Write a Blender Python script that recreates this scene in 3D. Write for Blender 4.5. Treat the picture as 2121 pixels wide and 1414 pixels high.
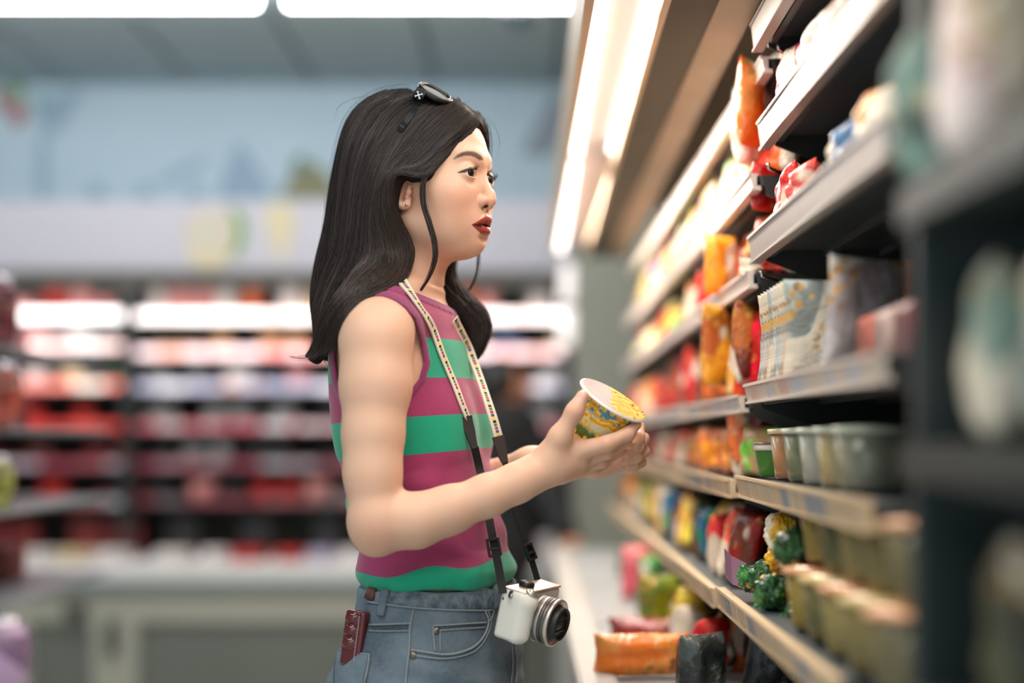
import bpy, bmesh, math, random
import numpy as np
from mathutils import Vector, Matrix, noise
from mathutils.bvhtree import BVHTree

for _o in list(bpy.data.objects):
    bpy.data.objects.remove(_o)
SC = bpy.context.scene
COL = SC.collection
R = math.radians
PI = math.pi

# ------------------------------------------------------------------ camera, world, exposure
FPX = 2946.0            # focal length in pixels of the 2121 px wide frame (50 mm on 36 mm)
CX, CY, CAMZ = 1095.0, 905.0, 1.16
cam_d = bpy.data.cameras.new('camera')
cam = bpy.data.objects.new('camera', cam_d)
COL.objects.link(cam)
cam.location = (0, 0, CAMZ)
cam.rotation_euler = (PI / 2, 0, 0)
cam_d.sensor_width = 36.0
cam_d.lens = 36.0 * FPX / 2121.0
cam_d.shift_x = (1060.5 - CX) / 2121.0
cam_d.shift_y = (CY - 707.0) / 2121.0
cam_d.clip_start = 0.05
cam_d.dof.use_dof = True
cam_d.dof.focus_distance = 1.86
cam_d.dof.aperture_fstop = 1.0
SC.camera = cam

SC.view_settings.view_transform = 'Standard'
SC.view_settings.look = 'None'
SC.view_settings.exposure = 0.30
SC.view_settings.gamma = 1.0
SC.view_settings.use_curve_mapping = False

world = bpy.data.worlds.new('store_air')
SC.world = world
world.use_nodes = True
world.node_tree.nodes['Background'].inputs[0].default_value = (0.62, 0.74, 0.80, 1)
world.node_tree.nodes['Background'].inputs[1].default_value = 0.92

SC.cycles.max_bounces = 8
SC.cycles.transparent_max_bounces = 8
SC.cycles.sample_clamp_indirect = 6.0
SC.cycles.caustics_reflective = False
SC.cycles.caustics_refractive = False
SC.cycles.use_denoising = True

# large soft lamps of the shop ceiling, plus an added fill (outside the frame, above the aisle behind the photographer)
def area_lamp(name, loc, rot, sx, sy, watts, col):
    d = bpy.data.lights.new(name, 'AREA')
    d.shape = 'RECTANGLE'; d.size = sx; d.size_y = sy; d.energy = watts; d.color = col
    o = bpy.data.objects.new(name, d); COL.objects.link(o)
    o.location = loc; o.rotation_euler = rot
    return o
area_lamp('ceiling_and_fill_light', (-0.55, 0.9, 2.74), (0, 0, 0), 2.4, 0.5, 26, (1.0, 0.97, 0.93))
area_lamp('ceiling_and_fill_light', (-0.55, 3.2, 2.74), (0, 0, 0), 2.4, 0.3, 14, (1.0, 0.97, 0.93))
area_lamp('ceiling_and_fill_light', (-1.0, 4.7, 2.70), (R(32), 0, 0), 3.2, 0.25, 20, (1.0, 0.97, 0.95))  # added fill, tilted to brighten the chiller and upper wall
area_lamp('ceiling_and_fill_light', (-0.4, -1.2, 2.74), (0, 0, 0), 2.4, 0.5, 26, (1.0, 0.96, 0.92))

# ------------------------------------------------------------------ small helpers
def P(px, py, Y):
    """World point at depth Y (metres from the lens) that the photograph shows at pixel (px, py)."""
    return Vector(((px - CX) * Y / FPX, Y, CAMZ - (py - CY) * Y / FPX))

def tag(o, label=None, cat=None, group=None, kind=None):
    if label: o['label'] = label
    if cat: o['category'] = cat
    if group: o['group'] = group
    if kind: o['kind'] = kind
    return o

def link(name, me, mat=None, parent=None, smooth=False):
    o = bpy.data.objects.new(name, me)
    COL.objects.link(o)
    if mat is not None and len(me.materials) == 0:
        me.materials.append(mat)
    if parent is not None:
        o.parent = parent
    if smooth and len(me.polygons):
        me.polygons.foreach_set('use_smooth', np.ones(len(me.polygons), bool))
    return o

def empty(name, loc=(0, 0, 0), rot=(0, 0, 0), label=None, cat=None, group=None, parent=None):
    o = bpy.data.objects.new(name, None)
    COL.objects.link(o)
    o.empty_display_size = 0.05
    o.location = loc; o.rotation_euler = rot
    if parent: o.parent = parent
    tag(o, label, cat, group)
    return o

def mesh_from(name, verts, faces):
    me = bpy.data.meshes.new(name)
    me.from_pydata([tuple(v) for v in verts], [], faces)
    me.update()
    return me

def mesh_np(name, V, Q):
    """numpy vertices (n,3) and quads (m,4) or tris (m,3)"""
    me = bpy.data.meshes.new(name)
    n, m, k = len(V), len(Q), Q.shape[1]
    me.vertices.add(n); me.vertices.foreach_set('co', np.ascontiguousarray(V, np.float32).ravel())
    me.loops.add(m * k); me.loops.foreach_set('vertex_index', np.ascontiguousarray(Q, np.int32).ravel())
    me.polygons.add(m)
    me.polygons.foreach_set('loop_start', np.arange(0, m * k, k, dtype=np.int32))
    me.polygons.foreach_set('use_smooth', np.ones(m, bool))
    me.update(calc_edges=True)
    return me

def fattr(me, name, vals):
    a = me.attributes.new(name, 'FLOAT', 'POINT')
    a.data.foreach_set('value', np.ascontiguousarray(vals, np.float32))

class MB:
    """collects simple shapes into one mesh"""
    def __init__(s): s.v = []; s.f = []
    def add(s, vs, fs):
        n = len(s.v); s.v += [tuple(v) for v in vs]; s.f += [tuple(i + n for i in f) for f in fs]; return s
    def box(s, x0, x1, y0, y1, z0, z1, M=None, bev=0.0):
        if bev <= 0:
            vs = [Vector(p) for p in ((x0,y0,z0),(x1,y0,z0),(x1,y1,z0),(x0,y1,z0),(x0,y0,z1),(x1,y0,z1),(x1,y1,z1),(x0,y1,z1))]
            fs = [(0,3,2,1),(4,5,6,7),(0,1,5,4),(1,2,6,5),(2,3,7,6),(3,0,4,7)]
        else:
            bm = bmesh.new(); bmesh.ops.create_cube(bm, size=1)
            for v in bm.verts:
                v.co = Vector(((x0+x1)/2 + v.co.x*(x1-x0), (y0+y1)/2 + v.co.y*(y1-y0), (z0+z1)/2 + v.co.z*(z1-z0)))
            bmesh.ops.bevel(bm, geom=bm.edges[:], offset=bev, segments=2, affect='EDGES', profile=0.5)
            bm.verts.index_update()
            vs = [v.co.copy() for v in bm.verts]; fs = [tuple(v.index for v in f.verts) for f in bm.faces]; bm.free()
        if M is not None: vs = [M @ v for v in vs]
        return s.add(vs, fs)
    def tube(s, pts, rad, n=8, cap=True, flat=1.0, up=None):
        pts = [Vector(p) for p in pts]
        if not hasattr(rad, '__len__'): rad = [rad] * len(pts)
        base = len(s.v); prev = None
        for i, p in enumerate(pts):
            t = (pts[min(i+1, len(pts)-1)] - pts[max(i-1, 0)])
            t = t.normalized() if t.length > 1e-9 else Vector((0,0,1))
            if prev is None:
                a = Vector(up) if up is not None else (Vector((0,0,1)) if abs(t.z) < 0.9 else Vector((1,0,0)))
            else: a = prev
            a = (a - t * a.dot(t)).normalized(); b = t.cross(a); prev = a
            for k in range(n):
                g = 2*PI*k/n
                s.v.append(tuple(p + (a*math.cos(g)*flat + b*math.sin(g)) * rad[i]))
        for i in range(len(pts)-1):
            for k in range(n):
                s.f.append((base+i*n+k, base+i*n+(k+1)%n, base+(i+1)*n+(k+1)%n, base+(i+1)*n+k))
        if cap:
            s.f.append(tuple(base+k for k in range(n))[::-1])
            s.f.append(tuple(base+(len(pts)-1)*n+k for k in range(n)))
        return s
    def lathe(s, prof, n=24, M=None, cap=True):
        """prof: (r, z) pairs about local z"""
        base = len(s.v)
        for r, z in prof:
            for k in range(n):
                g = 2*PI*k/n; v = Vector((r*math.cos(g), r*math.sin(g), z))
                s.v.append(tuple(M @ v if M is not None else v))
        for i in range(len(prof)-1):
            for k in range(n):
                s.f.append((base+i*n+k, base+i*n+(k+1)%n, base+(i+1)*n+(k+1)%n, base+(i+1)*n+k))
        if cap:
            s.f.append(tuple(base+k for k in range(n))[::-1])
            s.f.append(tuple(base+(len(prof)-1)*n+k for k in range(n)))
        return s
    def ribbon(s, pts, nors, width, thick):
        """flat strap: centre points, outward normals, half width"""
        pts = [Vector(p) for p in pts]; base = len(s.v)
        if not hasattr(width, '__len__'): width = [width]*len(pts)
        for i, p in enumerate(pts):
            t = (pts[min(i+1, len(pts)-1)] - pts[max(i-1, 0)]).normalized()
            nn = Vector(nors[i]); nn = (nn - t*nn.dot(t)).normalized(); b = t.cross(nn)
            for sx, sz in ((-1,-1),(1,-1),(1,1),(-1,1)):
                s.v.append(tuple(p + b*sx*width[i] + nn*sz*thick*0.5))
        for i in range(len(pts)-1):
            for k in range(4):
                s.f.append((base+i*4+k, base+i*4+(k+1)%4, base+(i+1)*4+(k+1)%4, base+(i+1)*4+k))
        s.f.append((base+3,base+2,base+1,base)); e = base+(len(pts)-1)*4; s.f.append((e,e+1,e+2,e+3))
        return s
    def build(s, name, mat, parent=None, smooth=False, fix=True):
        me = mesh_from(name, s.v, s.f)
        if fix:
            bm = bmesh.new(); bm.from_mesh(me); bmesh.ops.recalc_face_normals(bm, faces=bm.faces); bm.to_mesh(me); bm.free()
        return link(name, me, mat, parent, smooth)

def spline(pts, n):
    """Catmull-Rom through points, n samples per span"""
    A = np.array([list(p) for p in pts], float)
    A = np.vstack([2*A[0]-A[1], A, 2*A[-1]-A[-2]]); out = []
    for i in range(1, len(A)-2):
        for t in np.arange(n)/n:
            a, b, c, d = A[i-1], A[i], A[i+1], A[i+2]
            out.append(0.5*((2*b)+(-a+c)*t+(2*a-5*b+4*c-d)*t*t+(-a+3*b-3*c+d)*t**3))
    out.append(A[-2])
    return np.array(out)

# ------------------------------------------------------------------ materials
def srgb(r, g, b):
    f = lambda c: (c/255.0/12.92) if c/255.0 <= 0.04045 else ((c/255.0+0.055)/1.055)**2.4
    return (f(r), f(g), f(b), 1.0)

def pbsdf(name, col=(0.8,0.8,0.8,1), rough=0.5, metal=0.0, **kw):
    m = bpy.data.materials.new(name); m.use_nodes = True
    b = m.node_tree.nodes['Principled BSDF']
    b.inputs['Base Color'].default_value = col
    b.inputs['Roughness'].default_value = rough
    b.inputs['Metallic'].default_value = metal
    for k, v in kw.items():
        b.inputs[k].default_value = v
    return m

class NT:
    """terse node builder"""
    def __init__(s, mat): s.t = mat.node_tree; s.b = s.t.nodes['Principled BSDF']
    def n(s, typ, **kw):
        nd = s.t.nodes.new(typ)
        for k, v in kw.items(): setattr(nd, k, v)
        return nd
    def l(s, a, b): s.t.links.new(a, b)
    def math(s, op, a, b=None, clamp=False):
        nd = s.n('ShaderNodeMath', operation=op); nd.use_clamp = clamp
        for i, x in enumerate((a, b)):
            if x is None: continue
            if isinstance(x, (int, float)): nd.inputs[i].default_value = x
            else: s.l(x, nd.inputs[i])
        return nd.outputs[0]
    def attr(s, name): return s.n('ShaderNodeAttribute', attribute_name=name).outputs['Fac']
    def mix(s, fac, a, b):
        nd = s.n('ShaderNodeMix', data_type='RGBA')
        for sock, x in ((nd.inputs[0], fac), (nd.inputs[6], a), (nd.inputs[7], b)):
            if isinstance(x, (int, float)): sock.default_value = x
            elif isinstance(x, tuple): sock.default_value = x
            else: s.l(x, sock)
        return nd.outputs[2]
    def ramp(s, fac, stops, interp='LINEAR'):
        nd = s.n('ShaderNodeValToRGB'); cr = nd.color_ramp; cr.interpolation = interp
        while len(cr.elements) < len(stops): cr.elements.new(0.5)
        for e, (p, c) in zip(cr.elements, stops): e.position = p; e.color = c
        s.l(fac, nd.inputs[0]); return nd.outputs[0]
    def noise(s, scale, detail=3, rough=0.5, vec=None, dist=0.0):
        nd = s.n('ShaderNodeTexNoise'); nd.inputs['Scale'].default_value = scale
        nd.inputs['Detail'].default_value = detail; nd.inputs['Roughness'].default_value = rough
        nd.inputs['Distortion'].default_value = dist
        if vec is None: vec = s.n('ShaderNodeTexCoord').outputs['Object']
        s.l(vec, nd.inputs['Vector']); return nd.outputs['Fac']
    def mapping(s, vec, scale=(1,1,1), rot=(0,0,0), loc=(0,0,0)):
        nd = s.n('ShaderNodeMapping'); nd.inputs['Scale'].default_value = scale
        nd.inputs['Rotation'].default_value = rot; nd.inputs['Location'].default_value = loc
        s.l(vec, nd.inputs['Vector']); return nd.outputs[0]
    def bump(s, h, strength=0.3, dist=0.001):
        nd = s.n('ShaderNodeBump'); nd.inputs['Strength'].default_value = strength; nd.inputs['Distance'].default_value = dist
        s.l(h, nd.inputs['Height']); s.l(nd.outputs[0], s.b.inputs['Normal'])
    def color(s, c): s.l(c, s.b.inputs['Base Color'])

def emission(name, col, strength):
    m = bpy.data.materials.new(name); m.use_nodes = True
    b = m.node_tree.nodes['Principled BSDF']
    b.inputs['Base Color'].default_value = (0.8, 0.8, 0.8, 1)
    b.inputs['Emission Color'].default_value = col
    b.inputs['Emission Strength'].default_value = strength
    return m
# ================================================================== THE SHOP
def st(o, kind='structure'): o['kind'] = kind; return o
def noisy(name, c1, c2, scale=6, rough=0.6, bump=0.0, metal=0.0, **kw):
    m = pbsdf(name, c1, rough, metal, **kw); t = NT(m)
    n = t.noise(scale, 3, 0.6); t.color(t.mix(n, c1, c2))
    if bump: t.bump(n, bump, 0.002)
    return m
ceil_m = noisy('ceiling_board', srgb(150, 168, 172), srgb(160, 176, 180), 3, 0.8)
seam_m = pbsdf('ceiling_gap', srgb(60, 74, 80), 0.9)
wall_m = noisy('painted_wall', srgb(166, 190, 204), srgb(178, 200, 212), 1.2, 0.75)
floor_m = noisy('floor_vinyl', srgb(196, 196, 190), srgb(210, 208, 200), 2.5, 0.35)
white_pc = noisy('white_powder_coat', srgb(226, 224, 222), srgb(236, 234, 232), 3, 0.4)
cream_pc = noisy('cream_panel', srgb(164, 166, 152), srgb(174, 174, 162), 3, 0.5)
band_white = noisy('canopy_white', srgb(186, 186, 197), srgb(194, 193, 203), 1.5, 0.5)
grey_pc = noisy('grey_bumper', srgb(116, 128, 126), srgb(124, 136, 134), 4, 0.45)
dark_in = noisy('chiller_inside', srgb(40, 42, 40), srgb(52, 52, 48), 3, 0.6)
dark_sh = noisy('dark_shelf_steel', srgb(58, 66, 70), srgb(72, 82, 86), 5, 0.45)
rack_dark = noisy('black_rack_steel', srgb(44, 48, 48), srgb(54, 58, 58), 5, 0.4)
steel_rail = noisy('silver_rail', srgb(160, 154, 148), srgb(180, 174, 168), 9, 0.38, 0, 0.15)
beige_rail = noisy('beige_price_strip', srgb(214, 186, 146), srgb(228, 204, 168), 9, 0.4)
pale_rail = noisy('pale_price_strip', srgb(206, 194, 180), srgb(224, 214, 202), 9, 0.35)
ZCE = 2.80
YB = 6.62
# floor
st(MB().box(-3.4, 3.2, -2.0, 8.0, -0.05, 0.0).build('floor', floor_m))
# ceiling: boards with recessed gaps running away from the camera
ce = MB().box(-3.4, 3.2, -2.0, 8.0, ZCE+0.02, ZCE+0.06).build('ceiling', seam_m); st(ce)
cp = None
for ix in range(11):
    for iy in range(8):
        x0 = -1.554-0.562*3+0.562*ix; y0 = -2.0+1.2*iy
        if cp is None: cp = MB().box(0.011, 0.551, 0.004, 1.196, 0, 0.018, None).build('ceiling_panel', ceil_m, ce)
        o = cp if (ix == 0 and iy == 0) else cp.copy()
        if o is not cp: COL.objects.link(o)
        o.location = (x0, y0, ZCE)
st(MB().box(-3.4, 3.2, 7.1, 7.2, 0, ZCE+0.02).build('wall_back', wall_m))
st(MB().box(-3.5, -3.4, -2.0, 7.2, 0, ZCE+0.02).build('wall_left', wall_m))
st(MB().box(1.05, 1.15, -2.0, 7.2, 0, ZCE+0.02).build('wall_right', noisy('warm_wall', srgb(170, 160, 146), srgb(180, 170, 156), 2, 0.8)))
upper = st(MB().box(-3.4, 1.05, YB, 7.1, 2.10, ZCE+0.02).build('wall_upper', wall_m))

# ---- printed fruit on the upper wall and on the canopy (flat prints on thin boards)
def blob(name, cx, cy, Y, pts, mat, parent, th=0.002):
    """flat shape from photograph pixels, lying on the wall plane at depth Y"""
    A = spline([(a, b, 0) for a, b in pts+pts[:1]], 5)[:-1]; v = [P(cx+a[0], cy+a[1], Y) for a in A]; n = len(v)
    vs = v+[p+Vector((0, th, 0)) for p in v]
    return MB().add(vs, [tuple(range(n)), tuple(range(n, 2*n))[::-1]]+[(i, (i+1) % n, n+(i+1) % n, n+i) for i in range(n)]).build(name, mat, parent)
def fm(name, c, c2=None): return noisy(name, srgb(*c), srgb(*(c2 or c)), 12, 0.7)
red_f, leaf_f, splash_f, splash_g, brown_f, yel_f, pal_f, red2 = fm('print_red', (170, 70, 62), (140, 50, 50)), fm('print_leaf', (110, 158, 72), (90, 140, 70)), fm('print_splash', (128, 156, 178), (150, 174, 192)), fm('print_grey', (138, 150, 160), (124, 136, 148)), fm('print_husk', (120, 128, 98), (140, 130, 100)), fm('print_yellow', (206, 196, 158), (212, 202, 170)), fm('print_flesh', (198, 190, 176), (204, 196, 184)), fm('print_core', (196, 206, 176))  # the fish is printed in plain grey
WY = YB-0.004
blob('strawberry_print', 36, 238, WY, [(-18, -18), (0, -24), (18, -16), (16, 6), (2, 24), (-12, 8)], red_f, upper)
blob('strawberry_print', 2, 208, WY, [(-16, -14), (2, -18), (14, -6), (8, 14), (-8, 16)], red_f, upper)
blob('leaf_print', 32, 192, WY-0.003, [(-12, -18), (8, -20), (16, 0), (6, 14), (-10, 14)], leaf_f, upper)
blob('leaf_print', 82, 214, WY-0.002, [(-10, -12), (8, -8), (12, 8), (-6, 12)], fm('print_teal', (96, 146, 140)), upper)
blob('splash_print', 110, 232, WY, [(-40, -20), (20, -34), (60, -50), (38, 0), (10, 40), (-16, 48), (-28, 10)], splash_f, upper)
blob('splash_print', 88, 350, WY-0.001, [(-4, -70), (8, -70), (12, 0), (12, 60), (-8, 60), (-14, 0)], splash_f, upper)
blob('splash_print', 375, 355, WY, [(-50, 20), (-20, 0), (20, -18), (54, -30), (40, -8), (0, 8), (-30, 30)], splash_f, upper)
blob('splash_print', 500, 360, WY, [(-46, 40), (-30, -10), (-14, -50), (0, -66), (14, -40), (40, 0), (60, 40), (60, 50), (-46, 50)], splash_f, upper)
for x in (200, 300, 400): blob('splash_print', x, 398, WY, [(-14, -12), (4, -18), (18, 0), (14, 12), (-14, 12)], splash_f, upper)
blob('pineapple_print', 632, 376, WY, [(-54, 34), (-36, 0), (-14, -30), (16, -38), (42, -20), (58, 10), (56, 36)], brown_f, upper)
blob('leaf_print', 620, 340, WY-0.002, [(-18, 8), (-4, -14), (10, -16), (16, 0), (0, 12)], fm('print_deep_green', (72, 118, 100)), upper)
blob('fish_print', 1128, 260, WY, [(-50, 60), (-30, 20), (0, -30), (30, -70), (40, -20), (34, 40), (0, 66)], splash_g, upper)

# ------------------------------------------------------------------ open chiller along the back
YF = 6.30                       # front plane of its canopy
chx0, chx1 = -2.75, 0.18
chill = empty('open_chiller', (0, 0, 0), label='long open-front refrigerated display with a white fruit-printed canopy along the back wall', cat='chiller')
zt, zb = P(0, 415, YF).z, P(0, 560, YF).z
can = MB().box(chx0, chx1, YF, YB+0.45, zb, zt, None, 0.01).build('canopy', band_white, chill)
def cblob(*a, **k):
    return blob(*a, **k)
cblob('apple_print', 435, 492, YF-0.004, [(-58, -10), (-40, -48), (0, -62), (42, -50), (60, -6), (44, 44), (10, 66), (-30, 50)], pal_f, can)
cblob('apple_print', 486, 480, YF-0.006, [(-12, -54), (12, -40), (24, -6), (12, 40), (-10, 50), (4, 0)], leaf_f, can)
cblob('apple_print', 430, 520, YF-0.0065, [(-46, -10), (0, 0), (46, -10), (30, 24), (0, 36), (-30, 24)], yel_f, can)
cblob('apple_print', 420, 482, YF-0.008, [(-12, -8), (8, -14), (14, 6), (-4, 14)], red2, can)
cblob('banana_print', 578, 485, YF-0.004, [(-28, -62), (22, -62), (30, -10), (16, 30), (4, 58), (-12, 20), (-26, -20)], yel_f, can)
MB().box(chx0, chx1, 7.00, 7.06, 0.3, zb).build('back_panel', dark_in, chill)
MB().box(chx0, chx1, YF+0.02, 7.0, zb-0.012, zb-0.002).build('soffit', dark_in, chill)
for xx in (chx0, P(268, 0, 6.5).x-0.014, chx1-0.03):
    MB().box(xx, xx+0.028, YF+0.12, 7.0, 0.42, zb-0.01).build('divider', rack_dark, chill)
# base
grille_m = noisy('grille_grey', srgb(128, 134, 126), srgb(136, 142, 134), 4, 0.5)
zd = P(0, 1168, YF-0.05).z; z1 = P(0, 1202, YF-0.10).z; z2 = P(0, 1228, YF-0.10).z; z3 = P(0, 1288, YF-0.08).z
MB().box(chx0, chx1, YF-0.06, 7.0, z1-0.01, zd, None, 0.008).build('deck', white_pc, chill)
MB().box(chx0, chx1, YF-0.11, YF-0.02, z2, z1, None, 0.01).build('bumper', grey_pc, chill)
MB().box(chx0, chx1, YF-0.08, YF+0.3, z3, z2).build('front_panel', cream_pc, chill)
MB().box(chx0, chx1, YF+0.0, YF+0.3, 0.02, z3).build('plinth', noisy('plinth_grey', srgb(120, 124, 112), srgb(130, 134, 122), 4, 0.6), chill)
for a, b in ((20, 60), (190, 283), (820, 900)):
    MB().box(P(a, 0, YF-.08).x, P(b, 0, YF-.08).x, YF-0.08, YF+0.02, 0.02, z3).build('upright_panel', cream_pc, chill)
for a, b in ((60, 190), (283, 820), (900, 1170)):
    m = MB(); x0, x1 = P(a, 0, YF-.05).x, P(b, 0, YF-.05).x
    n = int((z3-0.03)/0.0165)
    for i in range(n):
        z = z3-0.012-i*0.0165; m.box(x0, x1, YF-0.055, YF-0.035, z-0.0105, z)
    k = int((x1-x0)/0.07)
    for i in range(k+1):
        x = x0+(x1-x0)*i/k; m.box(x-0.003, x+0.003, YF-0.035, YF-0.02, 0.03, z3)
    tag(m.build('grille', grille_m, chill), kind='stuff')
MB().box(P(137, 0, YF-.1).x, P(178, 0, YF-.1).x, YF-0.125, YF-0.078, P(0, 1279, YF-.1).z, P(0, 1252, YF-.1).z, None, 0.008).build('latch', rack_dark, chill)
MB().box(P(221, 0, YF-.1).x, P(243, 0, YF-.1).x, YF-0.115, YF-0.078, P(0, 1358, YF-.1).z, P(0, 1285, YF-.1).z, None, 0.008).build('hinge_cover', rack_dark, chill)
tube_m = emission('lit_tube', (1.0, 0.97, 0.95, 1), 22.0)
ch_tube_m = emission('chiller_tube_light', (1.0, 0.93, 0.90, 1), 5.0)
# its own lamp behind the canopy lip
MB().box(chx0, chx1, YF+0.004, YF+0.020, zb-0.075, zb).build('canopy_lip', noisy('lip_grey', srgb(82, 80, 74), srgb(92, 90, 84), 3, 0.5), chill)
d = MB().tube([(chx0+0.05, YF+0.07, zb-0.03), (chx1-0.05, YF+0.07, zb-0.03)], 0.013, 10).build('chiller_tube', ch_tube_m, chill, True)
l = area_lamp('chiller_light', ((chx0+chx1)/2, YF+0.035, zb-0.03), (R(20), 0, 0), 2.8, 0.05, 42, (1.0, 0.94, 0.92)); l.data.energy = 11; l.data.size = 2.8; l.data.size_y = 0.05
# ---- shelves and goods of the chiller
rail_pat = []
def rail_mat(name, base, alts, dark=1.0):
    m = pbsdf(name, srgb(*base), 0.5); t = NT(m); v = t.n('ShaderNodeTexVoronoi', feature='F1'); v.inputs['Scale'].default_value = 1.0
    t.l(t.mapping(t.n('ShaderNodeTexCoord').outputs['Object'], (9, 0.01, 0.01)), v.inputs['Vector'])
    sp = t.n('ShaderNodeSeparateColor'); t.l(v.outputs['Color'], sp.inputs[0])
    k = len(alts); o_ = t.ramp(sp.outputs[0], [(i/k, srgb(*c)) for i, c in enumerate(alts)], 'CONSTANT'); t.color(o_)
    t.l(o_, t.b.inputs['Emission Color']); t.b.inputs['Emission Strength'].default_value = dark; return m     # glow added so the price strips read as bright rows
rail_l = [rail_mat('rail_white', (250, 240, 236), [(252, 246, 244), (250, 236, 230), (255, 250, 250)]),
          rail_mat('rail_pinkwhite', (250, 230, 226), [(250, 214, 210), (252, 236, 230), (246, 200, 196), (255, 240, 236)]),
          rail_mat('rail_pink', (240, 190, 180), [(232, 130, 120), (244, 214, 190), (230, 150, 140), (250, 226, 214)]),
          rail_mat('rail_red', (220, 80, 70), [(196, 54, 48), (214, 130, 100), (180, 44, 42), (206, 78, 66)]),
          rail_mat('rail_mixed', (200, 180, 190), [(160, 140, 150), (140, 56, 70), (190, 176, 174), (110, 84, 92), (140, 70, 78)]),
          rail_mat('rail_cool', (200, 200, 206), [(150, 156, 160), (150, 62, 56), (166, 150, 124), (120, 128, 138), (150, 90, 90)])]
rail_r = [rail_mat('rail_white_b', (250, 240, 236), [(255, 246, 244), (252, 238, 232), (246, 220, 214)]),
          rail_mat('rail_pink_b', (246, 210, 212), [(248, 222, 226), (240, 180, 170), (250, 214, 214), (236, 150, 150)]),
          rail_mat('rail_lilac', (190, 186, 206), [(190, 188, 210), (240, 236, 246), (200, 160, 150), (170, 172, 196)]),
          rail_mat('rail_rose', (214, 140, 150), [(186, 96, 106), (200, 166, 168), (166, 72, 84), (204, 190, 192)]),
          rail_mat('rail_rose_b', (190, 110, 124), [(134, 62, 74), (150, 110, 118), (116, 54, 66), (150, 144, 150), (150, 78, 86)]),
          rail_mat('rail_rose_c', (170, 100, 110), [(116, 54, 62), (104, 94, 96), (126, 60, 68), (134, 84, 84)])]
LB = [663, 724, 806, 890, 969, 1046]             # rail bottoms, left bay
RB = [665, 739, 810, 890, 969, 1044]
for k_, m_ in enumerate(rail_l+rail_r): m_.node_tree.nodes['Principled BSDF'].inputs['Emission Strength'].default_value = [2.8, 1.5, 1.2, 0.75, 0.55, 0.55, 2.4, 1.5, 0.75, 0.60, 0.50, 0.35][k_]  # added glow, strongest on the top rows
ORD = ['first', 'second', 'third', 'fourth', 'fifth', 'sixth', 'seventh', 'eighth', 'ninth', 'tenth', 'eleventh', 'twelfth', 'thirteenth', 'fourteenth', 'fifteenth', 'sixteenth', 'seventeenth', 'eighteenth', 'nineteenth', 'twentieth']
ROW = ['top', 'second', 'third', 'fourth', 'fifth', 'sixth']
_mats = {}
def goods_mat(name, c, rough=0.35, c2=None, **kw):
    key = (name, c, c2)
    if key not in _mats:
        m = pbsdf(name, srgb(*c), rough, **kw); t = NT(m)
        n = t.noise(16, 3, 0.6); d2 = c2 or tuple(int(x*0.78) for x in c)
        cc = t.mix(t.ramp(n, [(0.46, (0, 0, 0, 1)), (0.54, (1, 1, 1, 1))]), srgb(*c), srgb(*d2))
        if name.startswith(('foil', 'wrap')):      # printed film: a pale label patch, small food-like flecks, crinkles
            pat = t.noise(9, 1, 0.4, t.mapping(t.n('ShaderNodeTexCoord').outputs['Object'], (1, 1, 0.8), (0, 0, 0), (sum(c)*0.013, 3.1, 1.7)))
            cc = t.mix(t.ramp(pat, [(0.60, (0, 0, 0, 1)), (0.62, (1, 1, 1, 1))]), cc, srgb(236, 226, 206))
            vf = t.n('ShaderNodeTexVoronoi'); vf.inputs['Scale'].default_value = 55; t.l(t.n('ShaderNodeTexCoord').outputs['Object'], vf.inputs['Vector'])
            fl = t.math('MULTIPLY', t.math('LESS_THAN', vf.outputs['Distance'], 0.42), t.ramp(t.noise(13, 2, 0.5), [(0.50, (0, 0, 0, 1)), (0.56, (1, 1, 1, 1))]))
            cc = t.mix(t.math('MULTIPLY', fl, 0.8), cc, t.mix(vf.outputs['Color'], srgb(96, 44, 26), srgb(240, 190, 90)))
            t.bump(t.noise(28, 4, 0.65, None, 1.2), 0.75, 0.006)
        t.color(cc); _mats[key] = m
    return _mats[key]
_meshes = {}
def tray_mesh(w, h, d):
    k = ('tray', w, h, d)
    if k not in _meshes:
        b = MB().box(-w/2, w/2, -d/2, d/2, 0, h, None, min(w, h, d)*0.18); me = mesh_from('tray', b.v, b.f); _meshes[k] = me
    return _meshes[k].copy() if False else _meshes[k]
def tub_mesh(w, h):
    k = ('tub', w, h)
    if k not in _meshes:
        r = w/2; b = MB().lathe([(0.001, 0), (r*0.80, 0), (r*0.86, h*0.1), (r*0.97, h*0.82), (r, h*0.84), (r, h*0.93), (r*0.93, h), (0.001, h)], 16); _meshes[k] = mesh_from('tub', b.v, b.f)
    return _meshes[k]
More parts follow.
